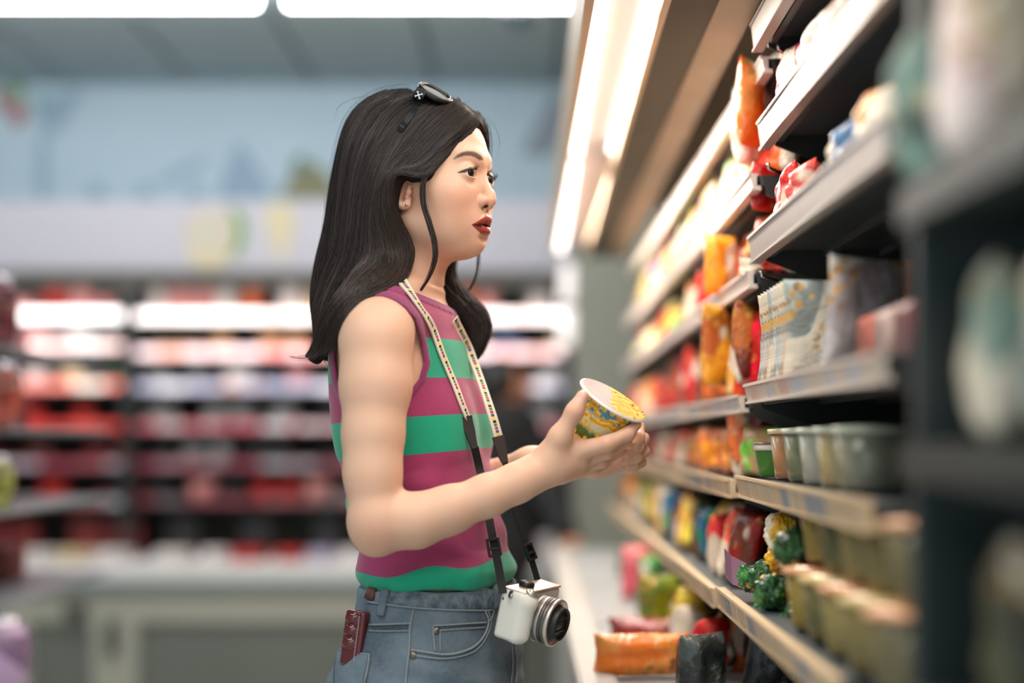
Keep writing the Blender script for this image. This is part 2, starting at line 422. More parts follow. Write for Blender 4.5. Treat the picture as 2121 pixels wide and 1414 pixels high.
def pouch_mesh(w, h, d, seed=0):
    k = ('pouch', w, h, d, seed)
    if k not in _meshes:
        rg = random.Random(seed); nx, nz = 12, 16; vs = []; fs = []
        for side in (-1, 1):
            for j in range(nz+1):
                for i in range(nx+1):
                    a, b = i/nx*2-1, j/nz*2-1
                    puff = max(0, (1-abs(a)**2.6))*max(0, (1-abs(b)**4))
                    y = side*(d/2*puff**0.55+0.0008)
                    y += side*0.10*d*puff*noise.noise(Vector((a*2.2+seed, b*2.2, side*3.0+seed)))*2.0
                    xw = w/2*(1-0.07*(1-b*b)*(1))*a; zz = h/2*b*(1-0.03*(1-a*a))
                    if abs(b) > 0.93: y += 0.0012*math.sin(a*34)
                    vs.append(Vector((xw+0.01*w*noise.noise(Vector((b*3, seed, 0))), y, h/2+zz)))
        n = (nx+1)*(nz+1)
        for s_ in (0, 1):
            for j in range(nz):
                for i in range(nx):
                    q = [s_*n+j*(nx+1)+i, s_*n+j*(nx+1)+i+1, s_*n+(j+1)*(nx+1)+i+1, s_*n+(j+1)*(nx+1)+i]; fs.append(tuple(q if s_ == 0 else q[::-1]))
        for i in range(nx):
            for j in (0, nz): fs.append((j*(nx+1)+i, j*(nx+1)+i+1, n+j*(nx+1)+i+1, n+j*(nx+1)+i))
        for j in range(nz):
            for i in (0, nx): fs.append((j*(nx+1)+i, (j+1)*(nx+1)+i, n+(j+1)*(nx+1)+i, n+j*(nx+1)+i))
        me = mesh_from('pouch', vs, fs); bm = bmesh.new(); bm.from_mesh(me); bmesh.ops.recalc_face_normals(bm, faces=bm.faces); bm.to_mesh(me); bm.free()
        me.polygons.foreach_set('use_smooth', np.ones(len(me.polygons), bool)); _meshes[k] = me
    return _meshes[k]
def crumple_mesh(w, h, d, seed=0):
    """twisted, creased foil packet with a knotted top"""
    k = ('crumple', w, h, d, seed)
    if k not in _meshes:
        bm = bmesh.new(); bmesh.ops.create_icosphere(bm, subdivisions=4, radius=1)
        for v in bm.verts:
            p = v.co.copy(); q = p*1.6+Vector((seed*3.7, seed*1.3, 0))
            f = 1+0.42*(abs(noise.noise(q))-0.2)+0.22*abs(noise.noise(q*2.6))-0.12*abs(noise.noise(q*5))
            zz = p.z*f; neck = 1.0 if zz < 0.55 else max(0.28, 1-(zz-0.55)*2.2); fl = 1.0 if zz < 0.9 else 1+(zz-0.9)*2.5
            v.co = Vector((p.x*f*neck*fl*w/2, p.y*f*neck*fl*d/2, (zz+1)*h/2))
        me = bpy.data.meshes.new('crumple'); bm.to_mesh(me); bm.free(); _meshes[k] = me
    return _meshes[k]
def place(name, me, mat, loc, rz=0.0, tilt=0.0, label=None, cat=None, group=None, roll=0.0):
    o = bpy.data.objects.new(name, me); COL.objects.link(o)
    if len(me.materials) == 0: me.materials.append(mat)
    o.location = loc; o.rotation_euler = (tilt, roll, rz)
    o.material_slots[0].link = 'OBJECT'; o.material_slots[0].material = mat
    tag(o, label, cat, group); return o
CN = {'white': (246, 238, 234), 'pink': (236, 160, 156), 'red': (206, 50, 44), 'dark red': (120, 36, 34), 'orange': (236, 110, 50), 'cream': (238, 214, 170), 'tan': (206, 160, 110), 'teal': (60, 120, 112),
      'lilac': (196, 186, 214), 'blue': (70, 96, 140), 'grey': (150, 150, 150), 'brown': (104, 52, 40), 'black': (36, 34, 36), 'green': (70, 110, 70), 'yellow': (236, 196, 80)}
rg = random.Random(11)
PAL_L = [['red', 'orange', 'white', 'white', 'pink', 'white'], ['teal', 'green', 'white', 'pink', 'teal'], ['green', 'lilac', 'cream', 'white', 'pink', 'red'], ['dark red', 'red', 'dark red', 'red', 'orange', 'lilac'],
         ['brown', 'dark red', 'brown', 'red', 'dark red'], ['grey', 'red', 'lilac', 'brown', 'dark red', 'white']]
PAL_R = [['pink', 'cream', 'white', 'cream', 'orange', 'white'], ['blue', 'lilac', 'tan', 'cream', 'tan', 'tan'], ['blue', 'pink', 'white', 'lilac', 'grey'], ['black', 'white', 'black', 'grey', 'black'],
         ['black', 'brown', 'grey', 'black'], ['black', 'pink', 'grey', 'black', 'red']]
for bay, (xa, xb, rows, pal, rails) in enumerate(((chx0+0.03, P(262, 0, 6.5).x, LB, PAL_L, rail_l), (P(276, 0, 6.5).x, chx1-0.03, RB, PAL_R, rail_r))):
    side = 'left of' if bay == 0 else 'right of'
    for r, yb in enumerate(rows):
        Ys = YF+0.26; zr = P(0, yb, Ys).z; hh = [0.034, 0.030, 0.030, 0.026, 0.026, 0.024][r]; zr += 0.007
        sh = MB().box(xa, xb, Ys+0.004, 6.99, zr-0.018, zr).build('shelf', rack_dark, chill)
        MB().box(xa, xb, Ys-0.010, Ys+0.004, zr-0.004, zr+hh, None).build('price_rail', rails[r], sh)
        x = xa+0.03; nth = 0
        while x < xb-0.05:
            cname = pal[r][rg.randrange(len(pal[r]))]; w = rg.choice([0.09, 0.11, 0.13]); tall = (LB[r]-(LB[r-1] if r else 560)) if bay == 0 else (RB[r]-(RB[r-1] if r else 560))
            room = tall*Ys/FPX-0.03; h = hh+room*(rg.uniform(0.2, 0.7) if r else rg.uniform(0.35, 0.75)); h = round(min(h, room+0.0)*20)/20.0 if h > 0.05 else 0.05
            h = max(0.05, min(h, room)); px = CX+x*FPX/Ys
            if not (725 < px < 925):
                kind = rg.choice(['tray', 'tub', 'pouch']) if r else rg.choice(['tub', 'pouch'])
                w_ = round(w, 2); h_ = round(h, 2)
                me = tray_mesh(w_, h_, 0.06) if kind == 'tray' else tub_mesh(w_, h_) if kind == 'tub' else pouch_mesh(w_, h_, 0.05, 1)
                nm = {'tray': 'food_tray', 'tub': 'food_tub', 'pouch': 'food_pouch'}[kind]
                place(nm, me, goods_mat(cname.replace(' ', '_')+'_pack', CN[cname]), (x+w/2, Ys+0.08, zr), 0,
                      label=f"{cname} {'box' if kind == 'tray' else kind} on the chiller's {ROW[r]} shelf {side} the divider, {ORD[min(nth, 19)]} from left",
                      cat={'tray': 'package', 'tub': 'tub', 'pouch': 'pouch'}[kind], group=f"goods on the {ROW[r]} chiller shelf")
                nth += 1
            x += w+rg.choice([0.01, 0.03, 0.08, 0.14])
# goods lying on the white deck
x = chx0+0.05; nth = 0
while x < chx1-0.1:
    cname = rg.choice(['white', 'pink', 'white', 'red', 'lilac', 'cream', 'white']); w = rg.choice([0.12, 0.15]); px = CX+x*FPX/6.5
    if not (715 < px < 1010):
        place('food_tray', tray_mesh(w, 0.05, 0.10), goods_mat(cname.replace(' ', '_')+'_pack', CN[cname]), (x+w/2, YF+0.10, zd+0.001), 0,
              label=f"flat {cname} tray lying on the chiller's white deck, {ORD[nth]} from left", cat='package', group='trays on the chiller deck'); nth += 1
        if rg.random() < 0.5:
            place('food_tray', tray_mesh(w, 0.16, 0.08), goods_mat('dark_red_pack' if px < 260 else 'black_pack', CN['dark red' if px < 260 else 'black']), (x+w/2, YF+0.28, zd+0.001), 0,
                  label=f"tall dark carton standing behind the chiller deck trays, above the {ORD[nth-1]} tray", cat='carton', group='cartons behind the deck trays')
    x += w+rg.choice([0.02, 0.05, 0.12])
place('food_tub', tub_mesh(0.16, 0.12), goods_mat('white_pack', CN['white']), (P(1148, 0, 6.25).x, YF+0.0, zd+0.001), label='round white tub at the right end of the chiller deck', cat='tub')
place('food_tub', tub_mesh(0.11, 0.11), goods_mat('white_pack', CN['white']), (P(1140, 0, 6.6).x, YF+0.2, P(0, 1052, YF+.2).z+0.0), label='small pale tub on the lowest chiller shelf near its right end', cat='tub')
# added glowing bars imitating the tubes' reflection at the chiller's right end
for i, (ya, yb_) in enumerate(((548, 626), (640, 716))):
    o = MB().tube([P(1176, ya, YF+0.02), P(1172, yb_, YF+0.02)], 0.030, 12).build('tube_reflection_glow', emission('end_glow', (1.0, 0.90, 0.88, 1), 0.8), None, True)
    tag(o, ['upper', 'lower'][i]+' glowing bar imitating tubes reflected at the right end of the chiller', 'lamp', 'imitated tube reflections on the chiller')
# pillar right of the chiller
st(MB().box(0.20, 0.62, 6.15, 6.60, 0, ZCE).build('column', noisy('pillar_grey', srgb(158, 160, 146), srgb(140, 146, 136), 1.4, 0.5)))

# ------------------------------------------------------------------ ceiling lamps and dome
lampY = 5.16
for i, (xa, xb) in enumerate(((-3.2, -2.10), (P(-88, 0, lampY).x, P(541, 0, lampY).x), (P(586, 0, lampY).x, P(1222, 0, lampY).x))):
    L = empty('ceiling_lamp', ((xa+xb)/2, lampY, ZCE), label=['long white tube lamp on the ceiling, out of frame at far left', 'long white tube lamp on the ceiling, left one in view', 'long white tube lamp on the ceiling above her head'][i], cat='lamp', group='tube lamps on the ceiling')
    h = (xb-xa)/2
    MB().box(-h, h, -0.04, 0.04, -0.03, 0).build('housing', white_pc, L)
    MB().tube([(-h+0.02, 0, -0.052), (h-0.02, 0, -0.052)], 0.026, 12).build('tube', tube_m, L, True)
dome = empty('security_camera', (P(1077, 0, 5.3).x, 5.3, ZCE), label='white dome security camera with a dark eye on the ceiling', cat='security camera')
MB().lathe([(0.001, 0), (0.085, 0), (0.088, -0.03), (0.070, -0.055), (0.001, -0.056)], 28).build('housing', white_pc, dome, True)
MB().lathe([(0.058, -0.05), (0.056, -0.075), (0.040, -0.098), (0.020, -0.108), (0.001, -0.110)], 24, cap=False).build('dome', pbsdf('dark_dome', srgb(40, 50, 56), 0.15), dome, True)
# ------------------------------------------------------------------ snack rack on the right with its lit canopy
# the rack is drawn at a working size and brought to its real size and distance (KR) about the lens
KR = 0.78
ZF = CAMZ-CAMZ/KR            # the floor at working size
_before = set(bpy.data.objects)
DZ = lambda py, px=None: 0
# level: shelf front plane X, top of the rail relative to the lens height, rail height, rail material
# (near section, mid section share the make but hang at different heights)
card_mats = [noisy('price_card', srgb(222, 196, 160), srgb(190, 166, 136), 90, 0.5), noisy('price_card_b', srgb(232, 206, 168), srgb(150, 140, 130), 120, 0.5), noisy('price_card_grey', srgb(150, 160, 170), srgb(120, 130, 144), 70, 0.5)]
pale_cards = [noisy('pale_card', srgb(228, 214, 200), srgb(206, 190, 176), 90, 0.45), noisy('pale_card_b', srgb(214, 216, 222), srgb(180, 180, 190), 110, 0.45), noisy('pale_card_c', srgb(232, 200, 180), srgb(190, 160, 150), 100, 0.45)]
back_m = noisy('rack_back', srgb(150, 128, 104), srgb(164, 142, 118), 2, 0.7)
_card = {}
def card_mesh(w, h):
    k = (w, h)
    if k not in _card:
        b = MB().box(-0.0008, 0.0, -w/2, w/2, 0, h); _card[k] = mesh_from('price_card', b.v, b.f)
    return _card[k]
SECT = {
    'near': (1.575, 2.545, [(0.400, 0.735, 0.048, 's'), (0.412, 0.560, 0.048, 's'), (0.395, 0.355, 0.046, 's'), (0.388, 0.092, 0.032, 'p'), (0.372, -0.070, 0.036, 'b'), (0.338, -0.268, 0.036, 'b')]),
    'middle': (2.575, 3.475, [(0.425, 0.690, 0.030, 'w'), (0.404, 0.478, 0.030, 'w'), (0.398, 0.300, 0.030, 'w'), (0.382, 0.075, 0.030, 'p'), (0.366, -0.078, 0.032, 'b'), (0.334, -0.275, 0.034, 'b')]),
    'far': (3.505, 4.405, [(0.425, 0.690, 0.030, 'w'), (0.404, 0.478, 0.030, 'w'), (0.398, 0.300, 0.030, 'w'), (0.382, 0.075, 0.030, 'w'), (0.366, -0.078, 0.032, 'b'), (0.334, -0.275, 0.034, 'b')]),
    'last': (4.435, 5.90, [(0.425, 0.690, 0.030, 'w'), (0.404, 0.478, 0.030, 'w'), (0.398, 0.300, 0.030, 'w'), (0.382, 0.075, 0.030, 'w'), (0.366, -0.078, 0.032, 'b'), (0.334, -0.275, 0.034, 'b')]),
}
XBK = 0.80
MATS = {'s': steel_rail, 'p': pale_rail, 'b': beige_rail, 'w': noisy('white_price_strip', srgb(226, 214, 204), srgb(236, 226, 218), 6, 0.35)}
RACK = {}
bump_m = noisy('deck_bumper_white', srgb(168, 166, 160), srgb(178, 176, 170), 3, 0.5)
for sname, (ya, yb, levels) in SECT.items():
    lab = {'near': 'nearest full section of the snack rack, with tall silver shelf fronts', 'middle': 'snack rack section just beyond the silver-fronted one, behind the noodle cup',
           'far': 'blurred third section of the snack rack, further down the aisle', 'last': 'furthest blurred section of the snack rack, by the grey pillar'}[sname]
    rk = empty('snack_rack', (XBK, (ya+yb)/2, 0), label=lab, cat='shelf rack', group='sections of the snack rack')
    inv = Matrix.Translation((-XBK, -(ya+yb)/2, 0))
    def part(mb, name, mat, parent=None, smooth=False):
        mb.v = [tuple(inv @ Vector(v)) for v in mb.v]; return mb.build(name, mat, parent or rk, smooth)
    part(MB().box(XBK-0.03, XBK, ya, yb, ZF+0.10, 1.16+0.80), 'back_panel', back_m)
    for yy in (ya-0.012, yb-0.013): part(MB().box(XBK-0.075, XBK-0.03, yy, yy+0.025, ZF, 1.16+0.80), 'upright', rack_dark)
    part(MB().box(0.165, XBK, ya, yb, 0.62, 0.70), 'base_deck', noisy('deck_grey', srgb(150, 154, 156), srgb(164, 168, 168), 4, 0.4))
    part(MB().box(0.088, 0.168, ya-0.01, yb+0.01, 0.56, 0.712, None, 0.012), 'deck_bumper', bump_m)
    part(MB().box(0.110, XBK-0.04, ya, yb, 0.10, 0.62), 'base_cabinet', noisy('base_grey', srgb(150, 154, 152), srgb(160, 164, 160), 3, 0.5))
    part(MB().box(0.20, XBK, ya, yb, ZF, 0.10), 'plinth', rack_dark)
    for li, (X0, dz, rh, mk) in enumerate(levels):
        z = CAMZ+dz
        b = MB().box(X0+0.010, XBK-0.03, ya+0.004, yb-0.004, z-0.022, z-0.004)
        for q in range(3): b.box(X0+0.03+0.10*q, X0+0.042+0.10*q, ya+0.01, yb-0.01, z-0.034, z-0.022)
        sh = part(b, 'shelf', dark_sh)
        tl = 0.22 if mk == 's' else 0.35      # the rail leans back at its foot
        rb = MB(); o_ = rh*tl
        vs = [Vector(p) for p in ((X0-0.003, ya+0.004, z), (X0+0.012, ya+0.004, z), (X0+o_*0.6+0.012, ya+0.004, z-rh), (X0+o_*0.6-0.003, ya+0.004, z-rh))]
        vs += [v+Vector((0, yb-ya-0.008, 0)) for v in vs]
        rb.add(vs, [(0, 1, 2, 3), (7, 6, 5, 4), (0, 4, 5, 1), (1, 5, 6, 2), (2, 6, 7, 3), (3, 7, 4, 0)])
        rb.box(X0-0.0055, X0-0.001, ya+0.004, yb-0.004, z-0.003, z+0.002); rb.box(X0+o_*0.6-0.0075, X0+o_*0.6-0.002, ya+0.004, yb-0.004, z-rh-0.001, z-rh+0.003)
        part(rb, 'price_rail', MATS[mk], sh)
        for yy in (ya+0.003, yb-0.009):      # steel side brackets
            br = MB(); pts = [(X0+0.020, z-0.004), (XBK-0.05, z-0.004), (XBK-0.05, z-0.115), (XBK-0.17, z-0.105), (X0+0.075, z-0.058), (X0+0.028, z-0.040)]
            n = len(pts); v = [Vector((a, yy, c)) for a, c in pts]+[Vector((a, yy+0.006, c)) for a, c in pts]
            br.add(v, [tuple(range(n)), tuple(range(n, 2*n))[::-1]]+[(i, (i+1) % n, n+(i+1) % n, n+i) for i in range(n)]); part(br, 'bracket', rack_dark, sh)
        if sname in ('near', 'middle') and mk in 'pb':
            cards = pale_cards if mk == 'p' else card_mats; y = ya+0.03; k = 0; rr = random.Random(li*7+len(sname))
            while y < yb-0.05:
                w = rr.choice([0.052, 0.064, 0.044]); me = card_mesh(w, round(rh*0.80, 4)); o = bpy.data.objects.new('price_card', me); COL.objects.link(o)
                if not me.materials: me.materials.append(cards[0])
                o.material_slots[0].link = 'OBJECT'; o.material_slots[0].material = cards[rr.choice([0, 0, 1, 1, 2])]
                o.parent = sh; o.location = inv @ Vector((X0+o_*0.6-0.0034, y+w/2, z-rh*0.93)); o.rotation_euler = (0, -math.atan(o_*0.6/rh), 0)
                y += w+rr.choice([0.004, 0.010, 0.03]); k += 1
    RACK[sname] = (ya, yb, levels)
# bright wire hooks sticking out of the bracket ends at the joint
hook_m = pbsdf('bright_wire', srgb(220, 220, 222), 0.2, 1.0)
for i, (px, py) in enumerate(((1622, 106), (1602, 352), (1588, 574))):
    a = P(px, py, 2.50)
    o = MB().tube([a+Vector((0.03, 0.03, -0.004)), a+Vector((0.0, 0, 0)), a+Vector((-0.010, -0.01, 0.002)), a+Vector((-0.012, -0.012, 0.010))], 0.0032, 8).build('shelf_hook', hook_m, None, True)
    tag(o, f'small bright metal hook at the rack joint beside the {["top", "second", "third"][i]} shelf end', 'hook', 'bright hooks at the rack joint')

# ---- canopy over the rack
CZ = CAMZ+0.764
can2 = empty('rack_canopy', (0.3, 3.5, CZ), label='long white lamp canopy hanging over the snack rack with bare tubes inside', cat='lamp canopy')
iv = Matrix.Translation((-0.3, -3.5, -CZ))
def cpart(mb, name, mat, smooth=False):
    mb.v = [tuple(iv @ Vector(v)) for v in mb.v]; return mb.build(name, mat, can2, smooth)
fas = noisy('beige_fascia', srgb(200, 176, 146), srgb(212, 190, 160), 3, 0.5)
trough = noisy('white_reflector', srgb(206, 188, 182), srgb(214, 198, 192), 2, 0.45)
cpart(MB().box(0.098, 0.116, 0.9, 6.05, CZ, CZ+0.20), 'fascia', fas)
cpart(MB().box(0.116, 0.236, 0.9, 6.05, CZ+0.055, CZ+0.065), 'reflector', trough)
cpart(MB().box(0.236, 0.250, 0.9, 6.05, CZ, CZ+0.065), 'inner_fascia', fas)
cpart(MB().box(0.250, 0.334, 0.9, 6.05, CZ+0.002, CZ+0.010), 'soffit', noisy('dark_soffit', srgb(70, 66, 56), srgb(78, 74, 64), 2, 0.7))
b = MB(); b.add([Vector(p) for p in ((0.334, 0.9, CZ), (0.334, 6.05, CZ), (0.40, 6.05, CZ-0.012), (0.40, 0.9, CZ-0.012), (0.334, 0.9, CZ+0.01), (0.334, 6.05, CZ+0.01), (0.40, 6.05, CZ), (0.40, 0.9, CZ))], [(0, 1, 2, 3), (4, 7, 6, 5), (0, 4, 5, 1), (1, 5, 6, 2), (2, 6, 7, 3), (3, 7, 4, 0)])
cpart(b, 'valance', noisy('brown_valance', srgb(176, 152, 126), srgb(140, 118, 96), 3, 0.45))
cpart(MB().box(0.098, 0.86, 0.9, 6.05, CZ+0.20, CZ+0.22), 'top_cover', fas)
rk_tube = emission('rack_tube_light', (1.0, 0.92, 0.86, 1), 3.6)
for x, y0, y1 in ((0.134, 0.95, 2.44), (0.134, 2.50, 3.97), (0.134, 4.02, 5.98), (0.226, 0.95, 2.44), (0.226, 2.50, 3.93)):
    cpart(MB().tube([(x, y0, CZ+0.030), (x, y1, CZ+0.030)], 0.0135 if x < 0.2 else 0.008, 12), 'lit_tube', rk_tube, True)
    cpart(MB().box(x-0.012, x+0.012, y0-0.03, y0, CZ+0.012, CZ+0.05), 'lamp_holder', trough)
for y0, en in ((1.2, 2.0), (1.9, 2.6), (3.3, 9.0), (4.9, 12.0)):
    l = area_lamp('rack_light', (0.18, y0, CZ+0.004), (0, R(-8), 0), 0.10, 1.3, en, (1.0, 0.86, 0.74))

# ---- goods of the rack
def bag(px, py, Y, w, h, c, c2=None, d=0.05, label='', cat='bag', group=None, rz=PI/2*0.0, roll=0.0, seed=0, kind='pouch', name=None, rough=0.22, tilt=0.0):
    p = P(px, py, Y)
    me = pouch_mesh(w, h, d, seed) if kind == 'pouch' else tub_mesh(w, h) if kind == 'tub' else tray_mesh(w, h, d)
    m = goods_mat(f'foil_{c[0]}_{c[1]}_{c[2]}', c, rough, c2)
    return place(name or {'pouch': 'snack_bag', 'tub': 'food_tub', 'tray': 'food_box'}[kind], me, m, p, rz, tilt, label, cat, group, roll)
OR_, RD_, YL_, WH_, BL_, BR_, GR_, PU_, PK_, LG_, TN_ = (240, 120, 44), (206, 44, 36), (240, 180, 60), (240, 228, 220), (48, 66, 110), (120, 60, 44), (60, 110, 52), (100, 50, 90), (226, 110, 130), (190, 196, 70), (214, 176, 130)
COLN = {OR_: 'orange', RD_: 'red', YL_: 'yellow', WH_: 'white', BL_: 'dark blue', BR_: 'brown', GR_: 'green', PU_: 'purple', PK_: 'pink', LG_: 'lime green', TN_: 'tan'}
PALS = {0: [OR_, WH_, TN_, WH_], 1: [OR_, WH_, YL_, TN_], 2: [YL_, WH_, OR_, RD_, YL_], 3: [RD_, YL_, OR_, BR_, RD_], 4: [RD_, OR_, PU_, TN_, OR_], 5: [YL_, OR_, (40, 110, 160), TN_, BR_]}
COLN[(40, 110, 160)] = 'blue'
SHN = ['top', 'second', 'third', 'fourth', 'fifth', 'sixth']
SECN = {'middle': 'rack section two', 'far': 'rack section three', 'last': 'the furthest rack section'}
rr = random.Random(5)
for sname in ('middle', 'far', 'last'):
    ya, yb, levels = RACK[sname]
    for li, (X0, dz, rh, mk) in enumerate(levels):
        y = ya+0.03+(0.0 if sname != 'middle' else 0.0); k = 0
        nxt = levels[li-1][1]-dz-0.055 if li else 0.060
        while y < yb-0.09:
            w = rr.choice([0.10, 0.12, 0.14]); h = round(min(nxt, rr.choice([0.12, 0.15, 0.17])), 2); c = rr.choice(PALS[li])
            sd = rr.randrange(4); front = rr.uniform(0.012, 0.035)
            o = place('snack_bag', pouch_mesh(w, max(h, 0.05), 0.055, sd), goods_mat(f'foil_{c[0]}_{c[1]}_{c[2]}', c, 0.22, tuple(min(255, int(q*1.25+20)) if rr.random() < 0.5 else int(q*0.55) for q in c)),
                  (X0+0.016+0.030+front, y+w/2, CAMZ+dz+0.001), PI/2+rr.uniform(-0.75, 0.75), 0.0,
                  f'{COLN[c]} bag, {SHN[li]} shelf of {SECN[sname]}, {ORD[k]} from its near end', 'bag', f'bags on the {SHN[li]} rack shelf', roll=rr.uniform(-0.12, 0.12))
            o.rotation_euler[0] = rr.uniform(0.0, 0.22)
            y += w+rr.choice([0.0, 0.01, 0.02]); k += 1
# particular goods around the joint and on the near section
Z5 = CAMZ-0.070; Z6 = CAMZ-0.268; Z4 = CAMZ+0.092
green = empty('noodle_cup', (P(1614, 1003, 2.50).x, 2.50, Z5+0.001), label='short green cup with a shiny foil lid standing at the rack joint', cat='cup')
MB().lathe([(0.001, 0), (0.034, 0), (0.036, 0.004), (0.042, 0.046), (0.043, 0.050), (0.001, 0.050)], 28).build('cup_body', noisy('green_cup', srgb(58, 118, 44), srgb(70, 132, 54), 8, 0.35), green, True)
MB().lathe([(0.0425, 0.046), (0.0445, 0.047), (0.0450, 0.054), (0.0440, 0.0565), (0.001, 0.0566)], 28, None, False).build('rim', white_pc, green, True)
MB().lathe([(0.001, 0.0600), (0.0440, 0.0590), (0.0475, 0.0580), (0.0470, 0.0570), (0.001, 0.0575)], 28).build('foil_lid', noisy('foil_lid', srgb(150, 140, 110), srgb(60, 64, 40), 60, 0.2, 0.3, 0.6), green, True)
cols5 = [((214, 120, 40), 'orange'), ((44, 96, 60), 'dark green'), ((190, 206, 200), 'pale green'), ((206, 180, 110), 'cream'), ((120, 130, 120), 'grey')]
for i, (c, nme) in enumerate(cols5):
    Y = 2.36-0.125*i
    g = empty('noodle_cup', (0.435+0.012, Y, Z5+0.001), label=f'tall {nme} tub with a clear lid, {ORD[i]} past the green foil-lidded cup', cat='cup', group='tall tubs beside the green cup')
    MB().lathe([(0.001, 0), (0.036, 0), (0.038, 0.004), (0.047, 0.078), (0.001, 0.078)], 24).build('cup_body', noisy(f'tub_print', srgb(*[int(q*0.8) for q in c]), srgb(150, 146, 122), 22, 0.2), g, True)
    MB().lathe([(0.047, 0.074), (0.0505, 0.075), (0.0510, 0.082), (0.001, 0.086)], 24, None, False).build('clear_lid', noisy('clear_lid', srgb(190, 200, 170) if i else srgb(226, 180, 110), srgb(220, 224, 210), 14, 0.12), g, True)
# hanging and heaped packets
packs = [
    (1640, 1172, 2.12, 0.055, 0.060, (44, 92, 40), (30, 60, 40), 'shiny dark green twisted packet beside the yellow ribbon packet', 'pouch', 1, 0.5),
    (1608, 1140, 2.28, 0.040, 0.070, (244, 190, 40), (230, 160, 30), 'bright yellow twisted packet standing above the beige price strip', 'pouch', 2, 0.9),
    (1600, 1180, 2.30, 0.050, 0.045, (250, 196, 50), (210, 150, 40), 'second yellow twisted packet, just under the topmost one', 'pouch', 4, 0.3),
    (1545, 1222, 2.34, 0.050, 0.046, (62, 132, 64), (30, 70, 36), 'green glossy packet with a folded corner by the mauve card', 'pouch', 3, 0.3),
    (1578, 1212, 2.30, 0.055, 0.050, (36, 84, 42), (90, 140, 90), 'dark green crinkled packet between the mauve card and yellow packets', 'pouch', 5, 1.3),
    (1588, 1250, 2.24, 0.042, 0.050, (240, 190, 50), (220, 150, 30), 'small yellow packet among the green ones on the lowest price strip', 'pouch', 2, 0.2),
    (1575, 1276, 2.26, 0.050, 0.038, (70, 150, 84), (30, 90, 50), 'light green packet overhanging the lowest beige strip', 'pouch', 6, 0.7),
    (1612, 1232, 2.20, 0.055, 0.055, (30, 74, 40), (70, 120, 60), 'very dark green packet in the middle of the heap', 'pouch', 7, 1.9),
    (1625, 1284, 2.14, 0.062, 0.055, (40, 96, 50), (24, 60, 34), 'large dark green packet lying low on the beige strip', 'pouch', 8, 0.6),
    (1600, 1300, 2.16, 0.046, 0.044, (246, 196, 46), (236, 170, 40), 'yellow star-shaped packet drooping over the lowest price strip', 'pouch', 9, 1.1)]
for px, py, Y, w, h, c, c2, lb, kd, sd, rz in packs:
    place('foil_packet', crumple_mesh(w, h, 0.05, sd), goods_mat(f'foilp_{c[0]}_{c[1]}', c, 0.14, c2), P(px, py, Y), rz, 0.1, lb, 'packet', 'glossy packets heaped by the joint', 0.25*(sd-1))
pc = MB(); A, B, C_, D_ = P(1503, 1196, 2.44), P(1548, 1222, 2.38), P(1545, 1166, 2.40), P(1500, 1135, 2.46)
mid1, mid2 = (A+B)/2+Vector((-0.008, -0.01, 0)), (C_+D_)/2+Vector((-0.008, -0.01, 0))
vs = [A, mid1, B, C_, mid2, D_]; vs += [v+Vector((0.001, 0.0015, 0)) for v in vs]
pc.add(vs, [(0, 1, 4, 5), (1, 2, 3, 4), (6, 11, 10, 7), (7, 10, 9, 8), (0, 6, 7, 1), (1, 7, 8, 2), (2, 8, 9, 3), (3, 9, 10, 4), (4, 10, 11, 5), (5, 11, 6, 0)])
tag(pc.build('display_card', noisy('mauve_card', srgb(128, 86, 112), srgb(146, 106, 128), 9, 0.4)), 'bent mauve card standing behind the beige price strip', 'card')
for i, (c, nme) in enumerate((((196, 170, 60), 'yellow'), ((60, 90, 60), 'green'), ((190, 176, 110), 'cream'), ((150, 140, 90), 'olive'), ((120, 120, 100), 'grey-green'))):
    Y = 1.99-0.12*i
    for lv in (0, 1):
        g = empty('noodle_cup', (0.405+0.02*lv, Y, Z6+0.001+lv*0.094), label=f'{nme} clear-sided tub in the {"upper" if lv else "lower"} layer of the lowest shelf, {ORD[i]} from the green packets', cat='cup', group='stacked tubs on the lowest shelf')
        MB().lathe([(0.001, 0), (0.034, 0), (0.036, 0.004), (0.047, 0.080), (0.001, 0.080)], 20).build('cup_body', noisy('tub_side', srgb(*[int(q*0.72) for q in c]), srgb(130, 118, 74), 18, 0.2), g, True)
        MB().lathe([(0.047, 0.076), (0.0505, 0.077), (0.0510, 0.084), (0.001, 0.088)], 20, None, False).build('lid', noisy('tub_lid', srgb(220, 120, 80) if i % 2 == 0 else srgb(214, 190, 120), srgb(226, 200, 150), 30, 0.15), g, True)
# clear-wrapped flat packs standing on the pale near shelf
wrap = [((206, 210, 206), 'white'), ((214, 216, 214), 'silvery'), ((226, 206, 190), 'cream'), ((190, 200, 196), 'grey'), ((230, 226, 222), 'pale')]
for i in range(9):
    c, nme = wrap[i % 5]; Y = 2.42-0.030*i
    o = place('flat_pack', pouch_mesh(0.17, 0.150, 0.014, i % 3), goods_mat(f'wrap_{nme}', c, 0.10, tuple(int(q*0.75) for q in c)), (0.475, Y, Z4+0.002), -0.15, 0.28,
              f'{nme} clear-wrapped flat pack on the pale near shelf, {ORD[i]} from its far end', 'packet', 'clear-wrapped flat packs in a row')
big = empty('upright_pack', (0.470, 2.02, Z4+0.002), (0.12, 0, 0.55), label='large clear pack edged in orange and lime, standing on the pale near shelf', cat='packet')
_pm = pouch_mesh(0.15, 0.160, 0.030, 2).copy(); _pm.materials.clear(); link('pack_body', _pm, goods_mat('wrap_big', (206, 200, 202), 0.10, (176, 168, 170)), big)
MB().box(0.070, 0.084, -0.006, 0.006, 0.06, 0.160, None, 0.003).build('orange_edge', noisy('orange_edge', srgb(232, 96, 40), srgb(240, 120, 60), 8, 0.3), big)
